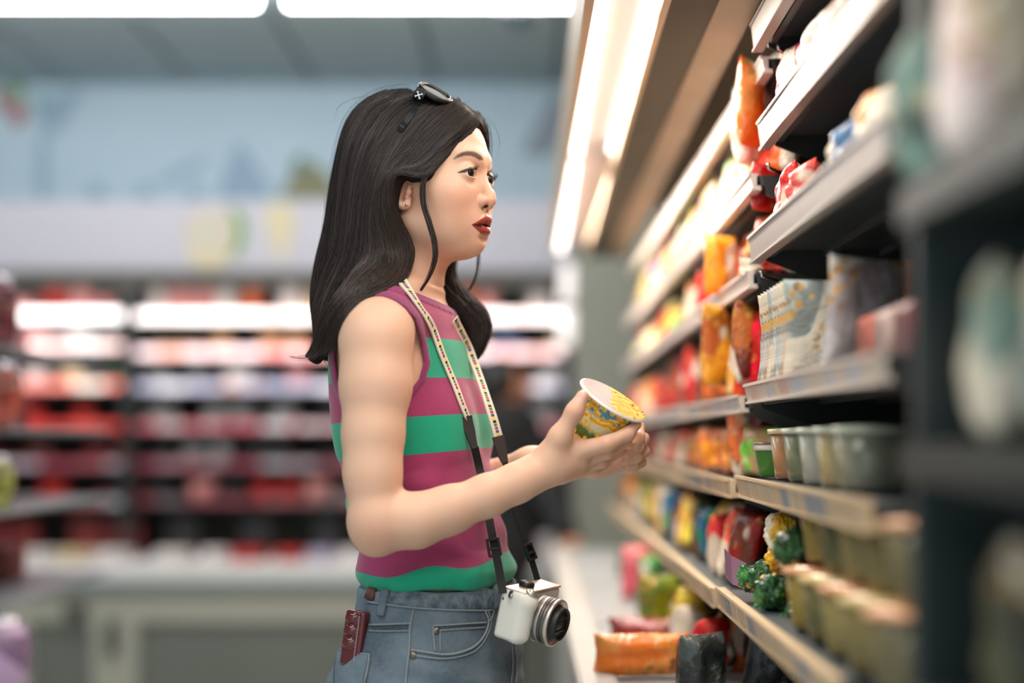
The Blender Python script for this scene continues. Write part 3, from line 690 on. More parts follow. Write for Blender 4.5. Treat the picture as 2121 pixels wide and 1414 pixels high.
MB().box(0.070, 0.084, -0.006, 0.006, 0.0, 0.06, None, 0.003).build('lime_edge', noisy('lime_edge', srgb(190, 200, 80), srgb(206, 214, 100), 8, 0.3), big)
for i, (c, nme) in enumerate((((200, 110, 90), 'salmon'), ((206, 180, 170), 'pale pink'), ((120, 50, 50), 'maroon'), ((196, 150, 140), 'rose'))):
    place('food_box', tray_mesh(0.09, 0.07, 0.11), goods_mat(f'box_{nme}', c, 0.4, tuple(int(q*0.7) for q in c)), (0.50, 1.90-0.10*i, Z4+0.002), PI/2, label=f'{nme} blurred carton on the pale near shelf, {ORD[i]} nearer than the orange-edged pack', cat='carton', group='cartons on the pale near shelf')
# goods seen over the silver fronts
for i, (lv, Y, w, h, c, nme, kind) in enumerate(((2, 2.40, 0.12, 0.10, (206, 40, 34), 'glossy red', 0), (2, 2.28, 0.12, 0.08, (196, 60, 50), 'dull red', 1), (1, 2.46, 0.13, 0.12, (214, 60, 90), 'pink patterned', 2), (1, 2.30, 0.13, 0.10, (236, 220, 210), 'whitish', 0), (1, 2.14, 0.12, 0.09, (226, 200, 190), 'pale rose', 1), (1, 1.72, 0.11, 0.12, (220, 220, 220), 'pale grey', 2), (2, 1.78, 0.12, 0.08, (230, 140, 60), 'amber', 2), (2, 1.96, 0.11, 0.075, (70, 110, 150), 'steel blue', 1))):
    X0, dz = SECT['near'][2][lv][0], SECT['near'][2][lv][1]
    place('snack_bag', pouch_mesh(w, h, 0.05, kind), goods_mat(f'foil_n_{nme}', c, 0.2, tuple(min(255, int(q*1.2+16)) for q in c)), (X0+0.045, Y, CAMZ+dz+0.002), PI/2+0.2*(kind-1), 0.1,
          f'{nme} bag above the {["","second","third"][lv]} silver shelf front, {ORD[i if lv == 2 and i < 2 else (i-2 if lv == 1 else i-4)]} from the joint', 'bag', 'bags above the silver shelf fronts')
# bags hanging over the joint seen beside the brackets
for px, py, Y, w, h, c, c2, lb, sd, rz in ((1560, 310, 2.70, 0.11, 0.170, (244, 110, 34), (250, 150, 70), 'bright orange bag hanging between the upper shelves', 1, 1.0),
        (1545, 345, 2.72, 0.055, 0.16, (244, 226, 214), (230, 190, 170), 'whitish narrow bag in front of the bright orange one', 2, 0.9),
        (1590, 440, 2.66, 0.09, 0.09, (200, 24, 20), (236, 60, 50), 'glossy red bag with a hooked top between second and third shelves', 3, 0.8),
        (1495, 612, 2.95, 0.085, 0.125, (246, 150, 30), (250, 176, 60), 'rounded orange bag on the third shelf left of the glossy red one', 0, 0.5),
        (1578, 575, 2.64, 0.10, 0.035, (206, 40, 34), (230, 80, 70), 'flat glossy red packet jutting out below a silver shelf front', 1, 0.4),
        (1552, 795, 2.70, 0.11, 0.155, (110, 50, 40), (206, 120, 60), 'clear bag of brown and red sweets beside the rack joint', 2, 1.0),
        (1490, 802, 2.92, 0.12, 0.170, (236, 170, 40), (190, 100, 40), 'yellow and brown snack bag left of the bag of sweets', 3, 0.9),
        (1598, 930, 2.72, 0.11, 0.10, (130, 30, 36), (90, 20, 30), 'dark red rounded bag behind the green cup', 0, 0.8),
        (1540, 960, 2.76, 0.09, 0.13, (232, 120, 60), (240, 200, 170), 'orange and cream bag left of the green cup', 1, 1.1),
        (1548, 900, 2.86, 0.08, 0.12, (230, 84, 40), (200, 50, 40), 'red-orange bag above the orange and cream one', 2, 1.0)):
    bag(px, py, Y, w, h, c, c2, 0.05, lb, 'bag', None, rz=rz, seed=sd, rough=0.14)
# heap on the bottom deck
for i, (px, py, Y, w, h, c, c2, lb, sd, rz, ti) in enumerate(((1325, 1396, 2.50, 0.17, 0.075, (248, 130, 40), (252, 160, 80), 'long bright orange bag lying on the bottom deck', 1, 0.1, 0.4),
        (1345, 1330, 2.75, 0.16, 0.05, (150, 36, 34), (110, 30, 30), 'dark red flat bag under the bottom rack shelf', 0, -0.2, 0.6),
        (1375, 1318, 2.90, 0.12, 0.13, (150, 160, 40), (110, 130, 40), 'olive green bag on the bottom deck behind the orange one', 2, 0.3, 0.2),
        (1372, 1262, 3.05, 0.10, 0.09, (206, 210, 110), (170, 190, 70), 'lime yellow round-topped bag above the olive green one', 3, 0.3, 0.1),
        (1342, 1270, 3.10, 0.05, 0.16, (50, 120, 60), (70, 150, 80), 'narrow green bag left of the lime yellow one', 1, 0.3, 0.1),
        (1312, 1240, 3.25, 0.06, 0.13, (226, 84, 110), (240, 130, 140), 'pink bag left of the narrow green one', 0, 0.3, 0.1),
        (1340, 1215, 3.35, 0.08, 0.08, (236, 216, 190), (240, 180, 110), 'cream bag above the pink and green ones', 2, 0.2, 0.1),
        (1450, 1440, 2.48, 0.10, 0.11, (44, 48, 46), (80, 90, 90), 'black glossy bag right of the long orange bag', 2, 0.6, 0.1),
        (1470, 1395, 2.50, 0.07, 0.10, (206, 26, 40), (240, 70, 60), 'bright red bag lying against the black glossy one', 3, 0.9, 0.2),
        (1530, 1380, 2.50, 0.11, 0.10, (90, 80, 76), (60, 56, 60), 'brownish clear bag right of the bright red one', 0, 0.7, 0.1),
        (1430, 1255, 2.95, 0.10, 0.11, (120, 40, 40), (90, 70, 70), 'dull maroon bag under the lowest price strip', 1, 0.9, 0.1),
        (1590, 1400, 2.35, 0.12, 0.13, (30, 40, 38), (50, 60, 60), 'very dark bag at the right of the bottom deck', 2, 0.9, 0.1))):
    Yn = (CAMZ-0.704)*FPX/(py-CY); kk = min(Yn/Y, 1.25)          # standing on the bottom deck
    bag(px, py, Yn, round(w*kk, 3), round(min(h*kk, 0.15), 3), c, c2, 0.07, lb, 'bag', 'bags on the bottom deck', rz=rz, seed=sd, tilt=ti*0.5, rough=0.18)

# crowd of bags standing on the bottom deck behind the named ones
DPAL = [((70, 34, 32), 'dark brown'), ((150, 40, 36), 'red'), ((46, 50, 52), 'black'), ((190, 150, 60), 'ochre'), ((60, 84, 50), 'dark green'), ((180, 160, 140), 'beige'), ((120, 110, 110), 'grey'), ((206, 110, 50), 'orange')]
rr = random.Random(21)
for ri, X0 in enumerate((0.345, 0.445, 0.56)):
    y = 2.50+0.05*ri; k = 0
    while y < 4.7:
        c, nme = DPAL[rr.randrange(8)]; h = rr.choice([0.10, 0.12, 0.14])
        if not (ri == 0 and y < 2.95):
            place('snack_bag', pouch_mesh(0.11, h, 0.07, rr.randrange(4)), goods_mat(f'foild_{nme}', c, 0.18, tuple(min(255, int(q*1.5+10)) for q in c)), (X0+rr.uniform(-0.02, 0.02), y, 0.702), rr.uniform(0.2, 1.4), rr.uniform(0, 0.2),
                  f'{nme} bag in the {["front", "middle", "back"][ri]} row of the bottom deck, {ORD[min(k, 19)]} from its near end', 'bag', 'rows of bags on the bottom deck', rr.uniform(-0.15, 0.15)); k += 1
        y += rr.choice([0.10, 0.12, 0.15])

# ------------------------------------------------------------------ dark unit beside the photographer
du = empty('dark_display_unit', (0.6, 1.1, 0), label='very blurred dark shelving unit at the right edge of the picture', cat='shelf rack')
iv2 = Matrix.Translation((-0.6, -1.1, 0))
def dpart(mb, name, mat): mb.v = [tuple(iv2 @ Vector(v)) for v in mb.v]; return mb.build(name, mat, du)
dk_teal = noisy('dark_teal_steel', srgb(36, 48, 48), srgb(44, 57, 57), 2, 0.45)
dpart(MB().box(0.372, 0.85, 1.36, 1.385, ZF, 1.90, None, 0.004), 'end_panel', dk_teal)
dpart(MB().box(0.85, 0.90, 0.5, 1.385, ZF, 1.90), 'back_panel', dk_teal)
for z in (CAMZ+0.232, CAMZ-0.006, CAMZ-0.24):
    s_ = dpart(MB().box(0.352, 0.85, 0.55, 1.355, z-0.035, z), 'shelf', dk_teal)
for i, (x, y, z, w, h, c, c2, nme) in enumerate(((0.405, 1.27, CAMZ+0.232, 0.15, 0.26, (240, 226, 222), (226, 206, 206), 'big pinkish-white'), (0.372, 1.33, CAMZ+0.232, 0.05, 0.15, (120, 150, 140), (60, 80, 76), 'teal'),
        (0.425, 1.26, CAMZ-0.006, 0.11, 0.16, (206, 200, 180), (150, 176, 160), 'cream'), (0.40, 1.02, CAMZ-0.006, 0.10, 0.15, (90, 150, 150), (206, 210, 196), 'sea green'), (0.43, 1.22, CAMZ-0.24, 0.13, 0.16, (92, 90, 64), (70, 70, 60), 'olive'))):
    place('wrapped_goods', pouch_mesh(w, h, 0.07, i % 3), goods_mat(f'wrap_{nme}', c, 0.3, c2), (x, y, z+0.002), 0.9, 0.05, f'{nme} blurred package on the dark unit at the right edge', 'package')

def finish_rack():
    T = Matrix.Translation((0, 0, CAMZ)) @ Matrix.Scale(KR, 4) @ Matrix.Translation((0, 0, -CAMZ))
    for o in set(bpy.data.objects)-_before:
        if o.parent is not None: continue
        if o.type == 'LIGHT':
            o.location = T @ o.location; o.data.size *= KR; o.data.size_y *= KR
        else:
            o.location = T @ o.location; o.scale = (KR, KR, KR)
finish_rack()
# ------------------------------------------------------------------ shelf end at the left edge
lu = empty('display_shelf', (-1.5, 3.25, 0), label='blurred grey shelf end with light edges at the left edge of the picture', cat='shelf rack')
iv3 = Matrix.Translation((1.5, -3.25, 0))
def lpart(mb, name, mat): mb.v = [tuple(iv3 @ Vector(v)) for v in mb.v]; return mb.build(name, mat, lu)
gsh = noisy('grey_shelf', srgb(130, 136, 146), srgb(146, 152, 160), 4, 0.4)
edge_m = noisy('pale_shelf_edge', srgb(214, 208, 196), srgb(222, 216, 204), 4, 0.4)
lpart(MB().box(-2.0, -1.97, 2.9, 3.9, 0, 2.0), 'back_panel', rack_dark)
for i, (py, px) in enumerate(((722, 52), (885, 50), (1052, 52), (1236, 50))):
    p = P(px, py, 3.2)
    s_ = lpart(MB().box(-1.97, p.x, 2.95, 3.85, p.z-0.012, p.z, None, 0.004), 'shelf', gsh)
    lpart(MB().box(-1.97, p.x+0.004, 2.938, 2.952, p.z-0.034, p.z-0.008, None, 0.004), 'shelf_edge', edge_m)
jars = [(-8, 660, 0.072, 0.15, (74, 30, 40), 'dark plum', 0), (-6, 822, 0.085, 0.14, (110, 46, 38), 'red-brown', 1), (-14, 975, 0.07, 0.12, (96, 100, 48), 'olive and red', 2), (-10, 1340, 0.12, 0.16, (120, 100, 130), 'grey and purple', 3)]
for px, py, w, h, c, nme, k in jars:
    zz_ = {0: 722, 1: 885, 2: 1052, 3: 1410}[k]
    g = empty('snack_jar', (P(px, 0, 3.08).x, 3.08, P(0, zz_, 3.2).z+0.001), label=f'round {nme} jar at the left edge, {["on the top", "on the second", "on the third", "under the lowest"][k]} shelf', cat='jar')
    r = w*0.62
    MB().lathe([(0.001, 0), (r*0.75, 0), (r, h*0.22), (r*1.04, h*0.5), (r, h*0.75), (r*0.7, h*0.92), (0.001, h*0.93)], 24).build('jar_body', goods_mat(f'jar_{k}', c, 0.15, tuple(min(255, int(q*1.3+30)) for q in c)), g, True)
    MB().lathe([(r*0.74, h*0.86), (r*0.74, h), (0.001, h*1.01)], 24, None, False).build('jar_lid', pbsdf('jar_cap', srgb(190, 190, 200), 0.25, 0.8), g, True)
for px, py, c, nme in ((36, 655, (206, 140, 150), 'pink'), (38, 818, (150, 40, 60), 'crimson'), (30, 1180, (120, 40, 36), 'maroon')):
    zz_ = 722 if py < 700 else 885 if py < 900 else 1236
    place('food_box', tray_mesh(0.10, 0.09, 0.14), goods_mat(f'lbox_{nme}', c, 0.4, tuple(int(q*0.7) for q in c)), (P(px, 0, 3.5).x-0.06, 3.55, P(0, zz_, 3.2).z+0.001), label=f'{nme} box behind the jars at the left edge', cat='box')
# ------------------------------------------------------------------ distance-field modelling (for the bodies)
class Frame:
    def __init__(s, o, u, w, z):
        s.o = np.array(o, float); s.u = np.array(u, float); s.w = np.array(w, float); s.z = np.array(z, float)
    def loc(s, X, Y, Z):
        dx, dy, dz = X - s.o[0], Y - s.o[1], Z - s.o[2]
        return (dx*s.u[0]+dy*s.u[1]+dz*s.u[2], dx*s.w[0]+dy*s.w[1]+dz*s.w[2], dx*s.z[0]+dy*s.z[1]+dz*s.z[2])
    def pt(s, u, w, z):
        return s.o + s.u*u + s.w*w + s.z*z
WORLD = Frame((0,0,0), (1,0,0), (0,1,0), (0,0,1))

def op_cone(p1, p2, r1, r2, k=0.01, mode='u', fr=WORLD, sq=None):
    """tapered capsule; sq=(axis vector, factor) widens the section across the axis"""
    a = np.array(fr.pt(*p1)); b = np.array(fr.pt(*p2)); ab = b - a; L2 = max(float(ab @ ab), 1e-12)
    m = max(r1, r2) * (max(1.0, sq[1]) if sq else 1.0)
    def f(X, Y, Z):
        dx, dy, dz = X-a[0], Y-a[1], Z-a[2]
        t = np.clip((dx*ab[0]+dy*ab[1]+dz*ab[2])/L2, 0, 1)
        ex, ey, ez = dx-t*ab[0], dy-t*ab[1], dz-t*ab[2]
        r = r1+(r2-r1)*t
        d2 = ex*ex+ey*ey+ez*ez
        if sq is not None:
            q = np.array(sq[0], float); q = q/np.linalg.norm(q)
            c = ex*q[0]+ey*q[1]+ez*q[2]
            d2 = d2 - c*c*(1-1/sq[1]**2)
        return np.sqrt(np.maximum(d2, 0)) - r
    return (mode, k, f, np.minimum(a, b)-m, np.maximum(a, b)+m)

def op_ell(c, r, k=0.01, mode='u', fr=WORLD, rot=None):
    """ellipsoid in a frame; rot=(axis 'u','w','z', degrees)"""
    f2 = fr
    if rot is not None:
        ang = R(rot[1]); cs, sn = math.cos(ang), math.sin(ang)
        u, w, z = fr.u, fr.w, fr.z
        if rot[0] == 'w': u, z = u*cs+z*sn, z*cs-u*sn
        elif rot[0] == 'z': u, w = u*cs+w*sn, w*cs-u*sn
        else: w, z = w*cs+z*sn, z*cs-w*sn
        f2 = Frame(fr.o, u, w, z)
    cw = np.array(fr.pt(*c)); f2 = Frame(cw, f2.u, f2.w, f2.z); m = max(r)
    def f(X, Y, Z):
        a, b, c_ = f2.loc(X, Y, Z)
        a2, b2, c2 = (a/r[0])**2, (b/r[1])**2, (c_/r[2])**2
        k0 = np.sqrt(a2+b2+c2)
        k1 = np.sqrt(a2/r[0]**2+b2/r[1]**2+c2/r[2]**2)+1e-9
        return k0*(k0-1)/k1
    return (mode, k, f, cw-m, cw+m)

def op_chain(pts, rads, k=0.008, mode='u', fr=WORLD, sq=None):
    return [op_cone(pts[i], pts[i+1], rads[i], rads[i+1], k, mode, fr, sq) for i in range(len(pts)-1)]

def smin(a, b, k):
    if k <= 0: return np.minimum(a, b)
    h = np.maximum(k-np.abs(a-b), 0)/k
    return np.minimum(a, b)-h*h*k*0.25

class Grid:
    def __init__(s, lo, hi, h):
        s.lo = np.array(lo, float); s.h = h
        s.n = np.ceil((np.array(hi)-s.lo)/h).astype(int)+1
        s.F = np.full(tuple(s.n), 1.0, np.float32)
        s.ax = [(s.lo[i]+np.arange(s.n[i])*h).astype(np.float32) for i in range(3)]
    def run(s, ops):
        for op in ops:
            mode, k, f, lo, hi = op
            pad = 2.2*k+3*s.h+0.004
            if mode == 'off':                      # offset the whole field
                s.F -= k; continue
            a = np.clip(np.floor((np.array(lo)-pad-s.lo)/s.h).astype(int), 0, s.n)
            b = np.clip(np.ceil((np.array(hi)+pad-s.lo)/s.h).astype(int)+1, 0, s.n)
            if (b <= a).any(): continue
            sl = tuple(slice(a[i], b[i]) for i in range(3))
            X = s.ax[0][sl[0]][:, None, None]; Y = s.ax[1][sl[1]][None, :, None]; Z = s.ax[2][sl[2]][None, None, :]
            d = f(X, Y, Z).astype(np.float32)
            F = s.F[sl]
            if mode == 'u': s.F[sl] = smin(F, d, k)
            elif mode == 's': s.F[sl] = -smin(-F, d, k)       # smooth subtraction
            elif mode == 'i': s.F[sl] = -smin(-F, -d, k)      # intersection
        return s
    def sample(s, V):
        q = (V-s.lo)/s.h; q = np.clip(q, 0, s.n-1.001); i = q.astype(int); f = q-i; r = 0
        for a in (0, 1):
            for b in (0, 1):
                for c in (0, 1):
                    wgt = (f[:, 0] if a else 1-f[:, 0])*(f[:, 1] if b else 1-f[:, 1])*(f[:, 2] if c else 1-f[:, 2])
                    r = r+wgt*s.F[i[:, 0]+a, i[:, 1]+b, i[:, 2]+c]
        return r
    def normals(s, V):
        e = s.h*1.0; G = np.stack([s.sample(V+np.eye(3)[k]*e)-s.sample(V-np.eye(3)[k]*e) for k in range(3)], 1)
        return G/np.maximum(np.linalg.norm(G, axis=1), 1e-9)[:, None]
    def mesh(s):
        F = s.F; I = F < 0
        nx, ny, nz = s.n
        c = np.zeros((nx-1, ny-1, nz-1), np.int8)
        for dx in (0, 1):
            for dy in (0, 1):
                for dz in (0, 1):
                    c += I[dx:nx-1+dx, dy:ny-1+dy, dz:nz-1+dz]
        act = (c > 0) & (c < 8); del c
        ii, jj, kk = np.nonzero(act)
        idx = np.full((nx-1, ny-1, nz-1), -1, np.int32); idx[ii, jj, kk] = np.arange(len(ii))
        acc = np.zeros((len(ii), 3)); cnt = np.zeros(len(ii))
        C = [(0,0,0),(1,0,0),(0,1,0),(1,1,0),(0,0,1),(1,0,1),(0,1,1),(1,1,1)]
        vals = [F[ii+a, jj+b, kk+d].astype(float) for a, b, d in C]
        for p in range(8):
            for q in range(p+1, 8):
                df = [abs(C[p][t]-C[q][t]) for t in range(3)]
                if sum(df) != 1: continue
                a, b = vals[p], vals[q]; m = (a < 0) != (b < 0)
                t = np.where(m, a/np.where(m, a-b, 1), 0)
                for x in range(3):
                    acc[:, x] += np.where(m, C[p][x]+t*(C[q][x]-C[p][x]), 0)
                cnt += m
        V = (acc/cnt[:, None]+np.stack([ii, jj, kk], 1))*s.h+s.lo
        Q = []
        for axis in range(3):
            sh = [slice(None)]*3; sa = sh.copy(); sb = sh.copy(); sa[axis] = slice(0, -1); sb[axis] = slice(1, None)
            A, B = I[tuple(sa)], I[tuple(sb)]
            e = np.array(np.nonzero(A != B))
            o1, o2 = [(1, 2), (2, 0), (0, 1)][axis]
            ok = (e[o1] > 0) & (e[o2] > 0) & (e[o1] < s.n[o1]-1) & (e[o2] < s.n[o2]-1); e = e[:, ok]
            ins = A[tuple(e)]
            def cell(a, b):
                g = e.copy(); g[o1] -= a; g[o2] -= b; return idx[g[0], g[1], g[2]]
            q = np.stack([cell(1, 1), cell(0, 1), cell(0, 0), cell(1, 0)], 1)
            q[~ins] = q[~ins][:, ::-1]
            Q.append(q)
        Q = np.concatenate(Q); Q = Q[(Q >= 0).all(1)]
        return V, Q

def grids_to_mesh(name, grids):
    """several grids of one field, trimmed at shared planes, as one mesh; normals come from the field"""
    global FIELD_NORMALS
    Vs, Qs, Ns, n = [], [], [], 0
    for g in grids:
        V, Q = g.mesh(); C = V[Q].mean(1); ok = np.ones(len(Q), bool)
        c = g.cut
        for i in range(0, len(c), 3):
            ok &= (C[:, c[i]]-c[i+1])*c[i+2] > 0.55*g.h
        Q = Q[ok]; used = np.unique(Q); mp = np.full(len(V), -1); mp[used] = np.arange(len(used))
        V = V[used]; Q = mp[Q]
        Ns.append(g.normals(V)); Vs.append(V); Qs.append(Q+n); n += len(V)
    FIELD_NORMALS = np.vstack(Ns)
    return np.vstack(Vs), np.vstack(Qs)

def bridge_cuts(V, Q, planes, reach=0.006):
    """sew the trimmed grids together: one ring of faces across every cut"""
    me = bpy.data.meshes.new('tmp_sew'); me.from_pydata(V.tolist(), [], Q.tolist())
    bm = bmesh.new(); bm.from_mesh(me); bpy.data.meshes.remove(me); bm.verts.ensure_lookup_table()
    for axis, val in planes:
        es = [e for e in bm.edges if len(e.link_faces) == 1 and all(abs(v.co[axis]-val) < reach for v in e.verts)]
        adj = {}
        for e in es:
            for v in e.verts: adj.setdefault(v, []).append(e)
        seen = set(); loops = []
        for e in es:
            if e in seen: continue
            st = [e]; comp = []; seen.add(e)
            while st:
                x = st.pop(); comp.append(x)
                for v in x.verts:
                    for y in adj[v]:
                        if y not in seen: seen.add(y); st.append(y)
            c = Vector((0, 0, 0))
            for x in comp: c += (x.verts[0].co+x.verts[1].co)/2
            loops.append((c/len(comp), comp))
        lo = [l for l in loops if l[0][axis] < val and len(l[1]) > 12]; hi = [l for l in loops if l[0][axis] >= val and len(l[1]) > 12]
        for c, comp in lo:
            if not hi: break
            h = min(hi, key=lambda q: (q[0]-c).length)
            if (h[0]-c).length > 0.02: continue
            try: bmesh.ops.bridge_loops(bm, edges=comp+h[1])
            except Exception as ex: print('bridge', ex)
    return bm
# ================================================================== THE WOMAN
woman = empty('person', (P(880, 905, 1.94).x, 1.94, 0.0),
    label='woman in a magenta and green striped sleeveless top and blue jeans holding a noodle cup', cat='person')
WO = Matrix.Translation(-woman.location)
def wlink(name, V, Q, mat):
    me = mesh_np(name, V-np.array(woman.location), Q)
    return link(name, me, mat, woman, True)
def to_woman(o):
    """parts built in world coordinates, moved under the woman"""
    o.parent = woman; o.matrix_parent_inverse = WO; return o

PSI = R(22)
HPX = 872
HF = Frame(P(HPX, 400, 1.94), (math.cos(PSI), -math.sin(PSI), 0), (-math.sin(PSI), -math.cos(PSI), 0), (0, 0, 1))

def pix(V):
    return np.stack([V[:, 0]*FPX/V[:, 1]+CX, CY-(V[:, 2]-CAMZ)*FPX/V[:, 1]], 1)
def mirror_near(V, fr):
    """fold the far half of the face on the near half (symmetric paint and shapes)"""
    u, w, z = fr.loc(V[:, 0], V[:, 1], V[:, 2]); w2 = np.abs(w)
    return fr.o+u[:, None]*fr.u+w2[:, None]*fr.w+z[:, None]*fr.z, u, w2, z
def poly_sd(p, poly):
    """signed distance (negative inside) from points (n,2) to a polygon"""
    poly = np.array(poly, float); d = np.full(len(p), 1e9); s = np.ones(len(p))
    n = len(poly)
    for i in range(n):
        a, b = poly[i], poly[(i+1) % n]; e = b-a; w = p-a
        t = np.clip((w@e)/(e@e), 0, 1); q = w-t[:, None]*e
        d = np.minimum(d, (q**2).sum(1))
        c1 = p[:, 1] >= a[1]; c2 = p[:, 1] < b[1]; c3 = e[0]*w[:, 1] > e[1]*w[:, 0]
        fl = (c1 & c2 & c3) | (~c1 & ~c2 & ~c3); s[fl] *= -1
    return s*np.sqrt(d)

EYE_C = (0.0815, 0.0315, 0.0163)
def HP(px, py, w):
    """point of the head frame at lateral offset w that the photograph shows at (px, py)"""
    c, sn = math.cos(PSI), math.sin(PSI); ox, oz = HF.o[0], HF.o[2]-CAMZ
    k = (px-CX)/FPX; u = (k*(1.94-w*c)+w*sn-ox)/(c+k*sn); Y = 1.94-u*sn-w*c
    return (u, w, (CY-py)*Y/FPX-oz)
# ---- head
def face_ops():
    o = []
    E, C = op_ell, op_cone
    H = dict(fr=HF)
    o.append(E((0.004, 0, 0.045), (0.0900, 0.070, 0.080), 0, **H))
    o.append(E((0.040, 0, -0.010), (0.053, 0.058, 0.068), 0.03, **H))
    o.append(E((0.040, 0, -0.051), (0.040, 0.043, 0.033), 0.03, **H))
    for s in (1, -1):
        o.append(C((0.004, 0.048*s, -0.044), (0.060, 0.019*s, -0.0735), 0.013, 0.012, 0.025, **H))
        o.append(E((0.061, 0.036*s, -0.014), (0.026, 0.026, 0.026), 0.02, **H))       # cheek
        o.append(E((0.054, 0.032*s, -0.046), (0.026, 0.021, 0.028), 0.02, **H))       # lower cheek
    o.append(E((0.0760, 0, -0.0735), (0.0148, 0.019, 0.0145), 0.016, **H))             # chin
    o.append(E((0.0745, 0, -0.047), (0.0215, 0.030, 0.024), 0.018, **H))              # muzzle
    for s in (1, -1):                                                                  # sockets, brow
        o.append(E((0.1035, 0.030*s, 0.0165), (0.016, 0.021, 0.0135), 0.014, 's', **H))
        o.append(C((0.0880, 0.012*s, 0.038), (0.078, 0.038*s, 0.041), 0.006, 0.006, 0.016, **H))
        o.append(E((EYE_C[0], EYE_C[1]*s, EYE_C[2]), (0.0132, 0.0150, 0.0128), 0.006, **H))
    # nose
    o.append(C((0.0810, 0, 0.026), (0.1030, 0, -0.007), 0.0048, 0.0060, 0.009, **H))
    o.append(E((0.1028, 0, -0.0160), (0.0084, 0.0086, 0.0078), 0.007, **H))
    o.append(C((0.0940, 0, -0.0225), (0.1010, 0, -0.0215), 0.0050, 0.0048, 0.006, **H))
    for s in (1, -1):
        o.append(E((0.0938, 0.0122*s, -0.0182), (0.0100, 0.0072, 0.0082), 0.0032, **H))
        o.append(E((0.0978, 0.0066*s, -0.0262), (0.0055, 0.0036, 0.0048), 0.0015, 's', **H))
    # lips
    for s in (1, -1):
        L = spline([(0.0850, 0.0220*s, -0.0495, 0.0018), (0.0915, 0.0145*s, -0.0455, 0.0038), (0.0968, 0.0050*s, -0.0415, 0.0048), (0.0965, 0, -0.0422, 0.0048)], 4)
        o += op_chain([tuple(q[:3]) for q in L], [q[3] for q in L], 0.003, fr=HF)
        L = spline([(0.0850, 0.0220*s, -0.0502, 0.0018), (0.0900, 0.0135*s, -0.0549, 0.0042), (0.0940, 0.0045*s, -0.0572, 0.0054), (0.0942, 0, -0.0572, 0.0054)], 4)
        o += op_chain([tuple(q[:3]) for q in L], [q[3] for q in L], 0.003, fr=HF)
    o.append(E((0.0940, 0, -0.0498), (0.0100, 0.0135, 0.0014), 0.0012, 's', **H))
    o.append(E((0.0968, 0, -0.0668), (0.0068, 0.014, 0.0048), 0.006, 's', **H))
    # neck
    o.append(op_cone(tuple(P(860, 500, 1.945)), tuple(P(818, 640, 1.95)), 0.046, 0.0475, 0.018))
    return o

EYE_POLY = [(961, 357), (967, 354), (975, 351.3), (984, 350), (992, 350.5), (995, 358), (989, 365), (982, 366.6), (975, 365), (967, 361)]
def eye_carve():
    o = []
    lo = HF.pt(0.06, 0.055, 0.0); hi = HF.pt(0.11, -0.055, 0.035)
    lo2 = np.minimum(lo, hi)-0.02; hi2 = np.maximum(lo, hi)+0.02
    def f(X, Y, Z):
        X, Y, Z = np.broadcast_arrays(X, Y, Z); V = np.stack([X.ravel(), Y.ravel(), Z.ravel()], 1).astype(float)
        N, u, w, z = mirror_near(V, HF); d = poly_sd(pix(N), EYE_POLY)/1560.0
        e = (np.sqrt(((w-0.0310)/0.0165)**2+((z-0.0163)/0.0090)**2)-1)*0.008
        d = np.maximum(d, e); d = np.maximum(d, 0.068-u)
        return d.reshape(X.shape)
    return [('s', 0.0007, f, lo2, hi2)]

def ear_ops(s=1):
    w0 = 0.0690*s
    def q(px, py, dw=0.0):     # ear outline traced in the ear's own plane
        u, w, z = HP(px, py, 0.069+dw)
        return (u, s*w, z)
    o = []
    helix = [q(853, 385, -.004), q(846, 366, 0), q(833, 358, .004), q(819, 362, .008), q(812, 378, .010), q(812, 400, .010), q(819, 416, .007), q(832, 426, .003), q(843, 424, .001)]
    o.append(op_ell(q(829, 392, -.001), (0.0125, 0.0045, 0.0235), 0.004, fr=HF))
    def smooth(L, r, k):
        A = spline([tuple(p)+(q_,) for p, q_ in zip(L, r)], 4)
        return op_chain([tuple(a[:3]) for a in A], [a[3] for a in A], k, fr=HF)
    o += smooth(helix, [.0024, .0027, .0029, .0029, .0029, .0029, .0034, .0048, .0044], 0.0020)
    anti = [q(836, 372, .004), q(825, 384, .006), q(822, 398, .006), q(828, 410, .004)]
    o += smooth(anti, [.0018, .0022, .0024, .0022], 0.003)
    o.append(op_ell(q(836, 398, .005), (0.0078, 0.0085, 0.0105), 0.0025, 's', fr=HF))
    o += op_chain([q(848, 386, .0), q(846, 398, .003), q(842, 408, .003)], [.0028, .0034, .0026], 0.003, fr=HF)
    o += op_chain([q(842, 424, .001), q(846, 412, -.003)], [.0040, .0040], 0.004, fr=HF)
    return o

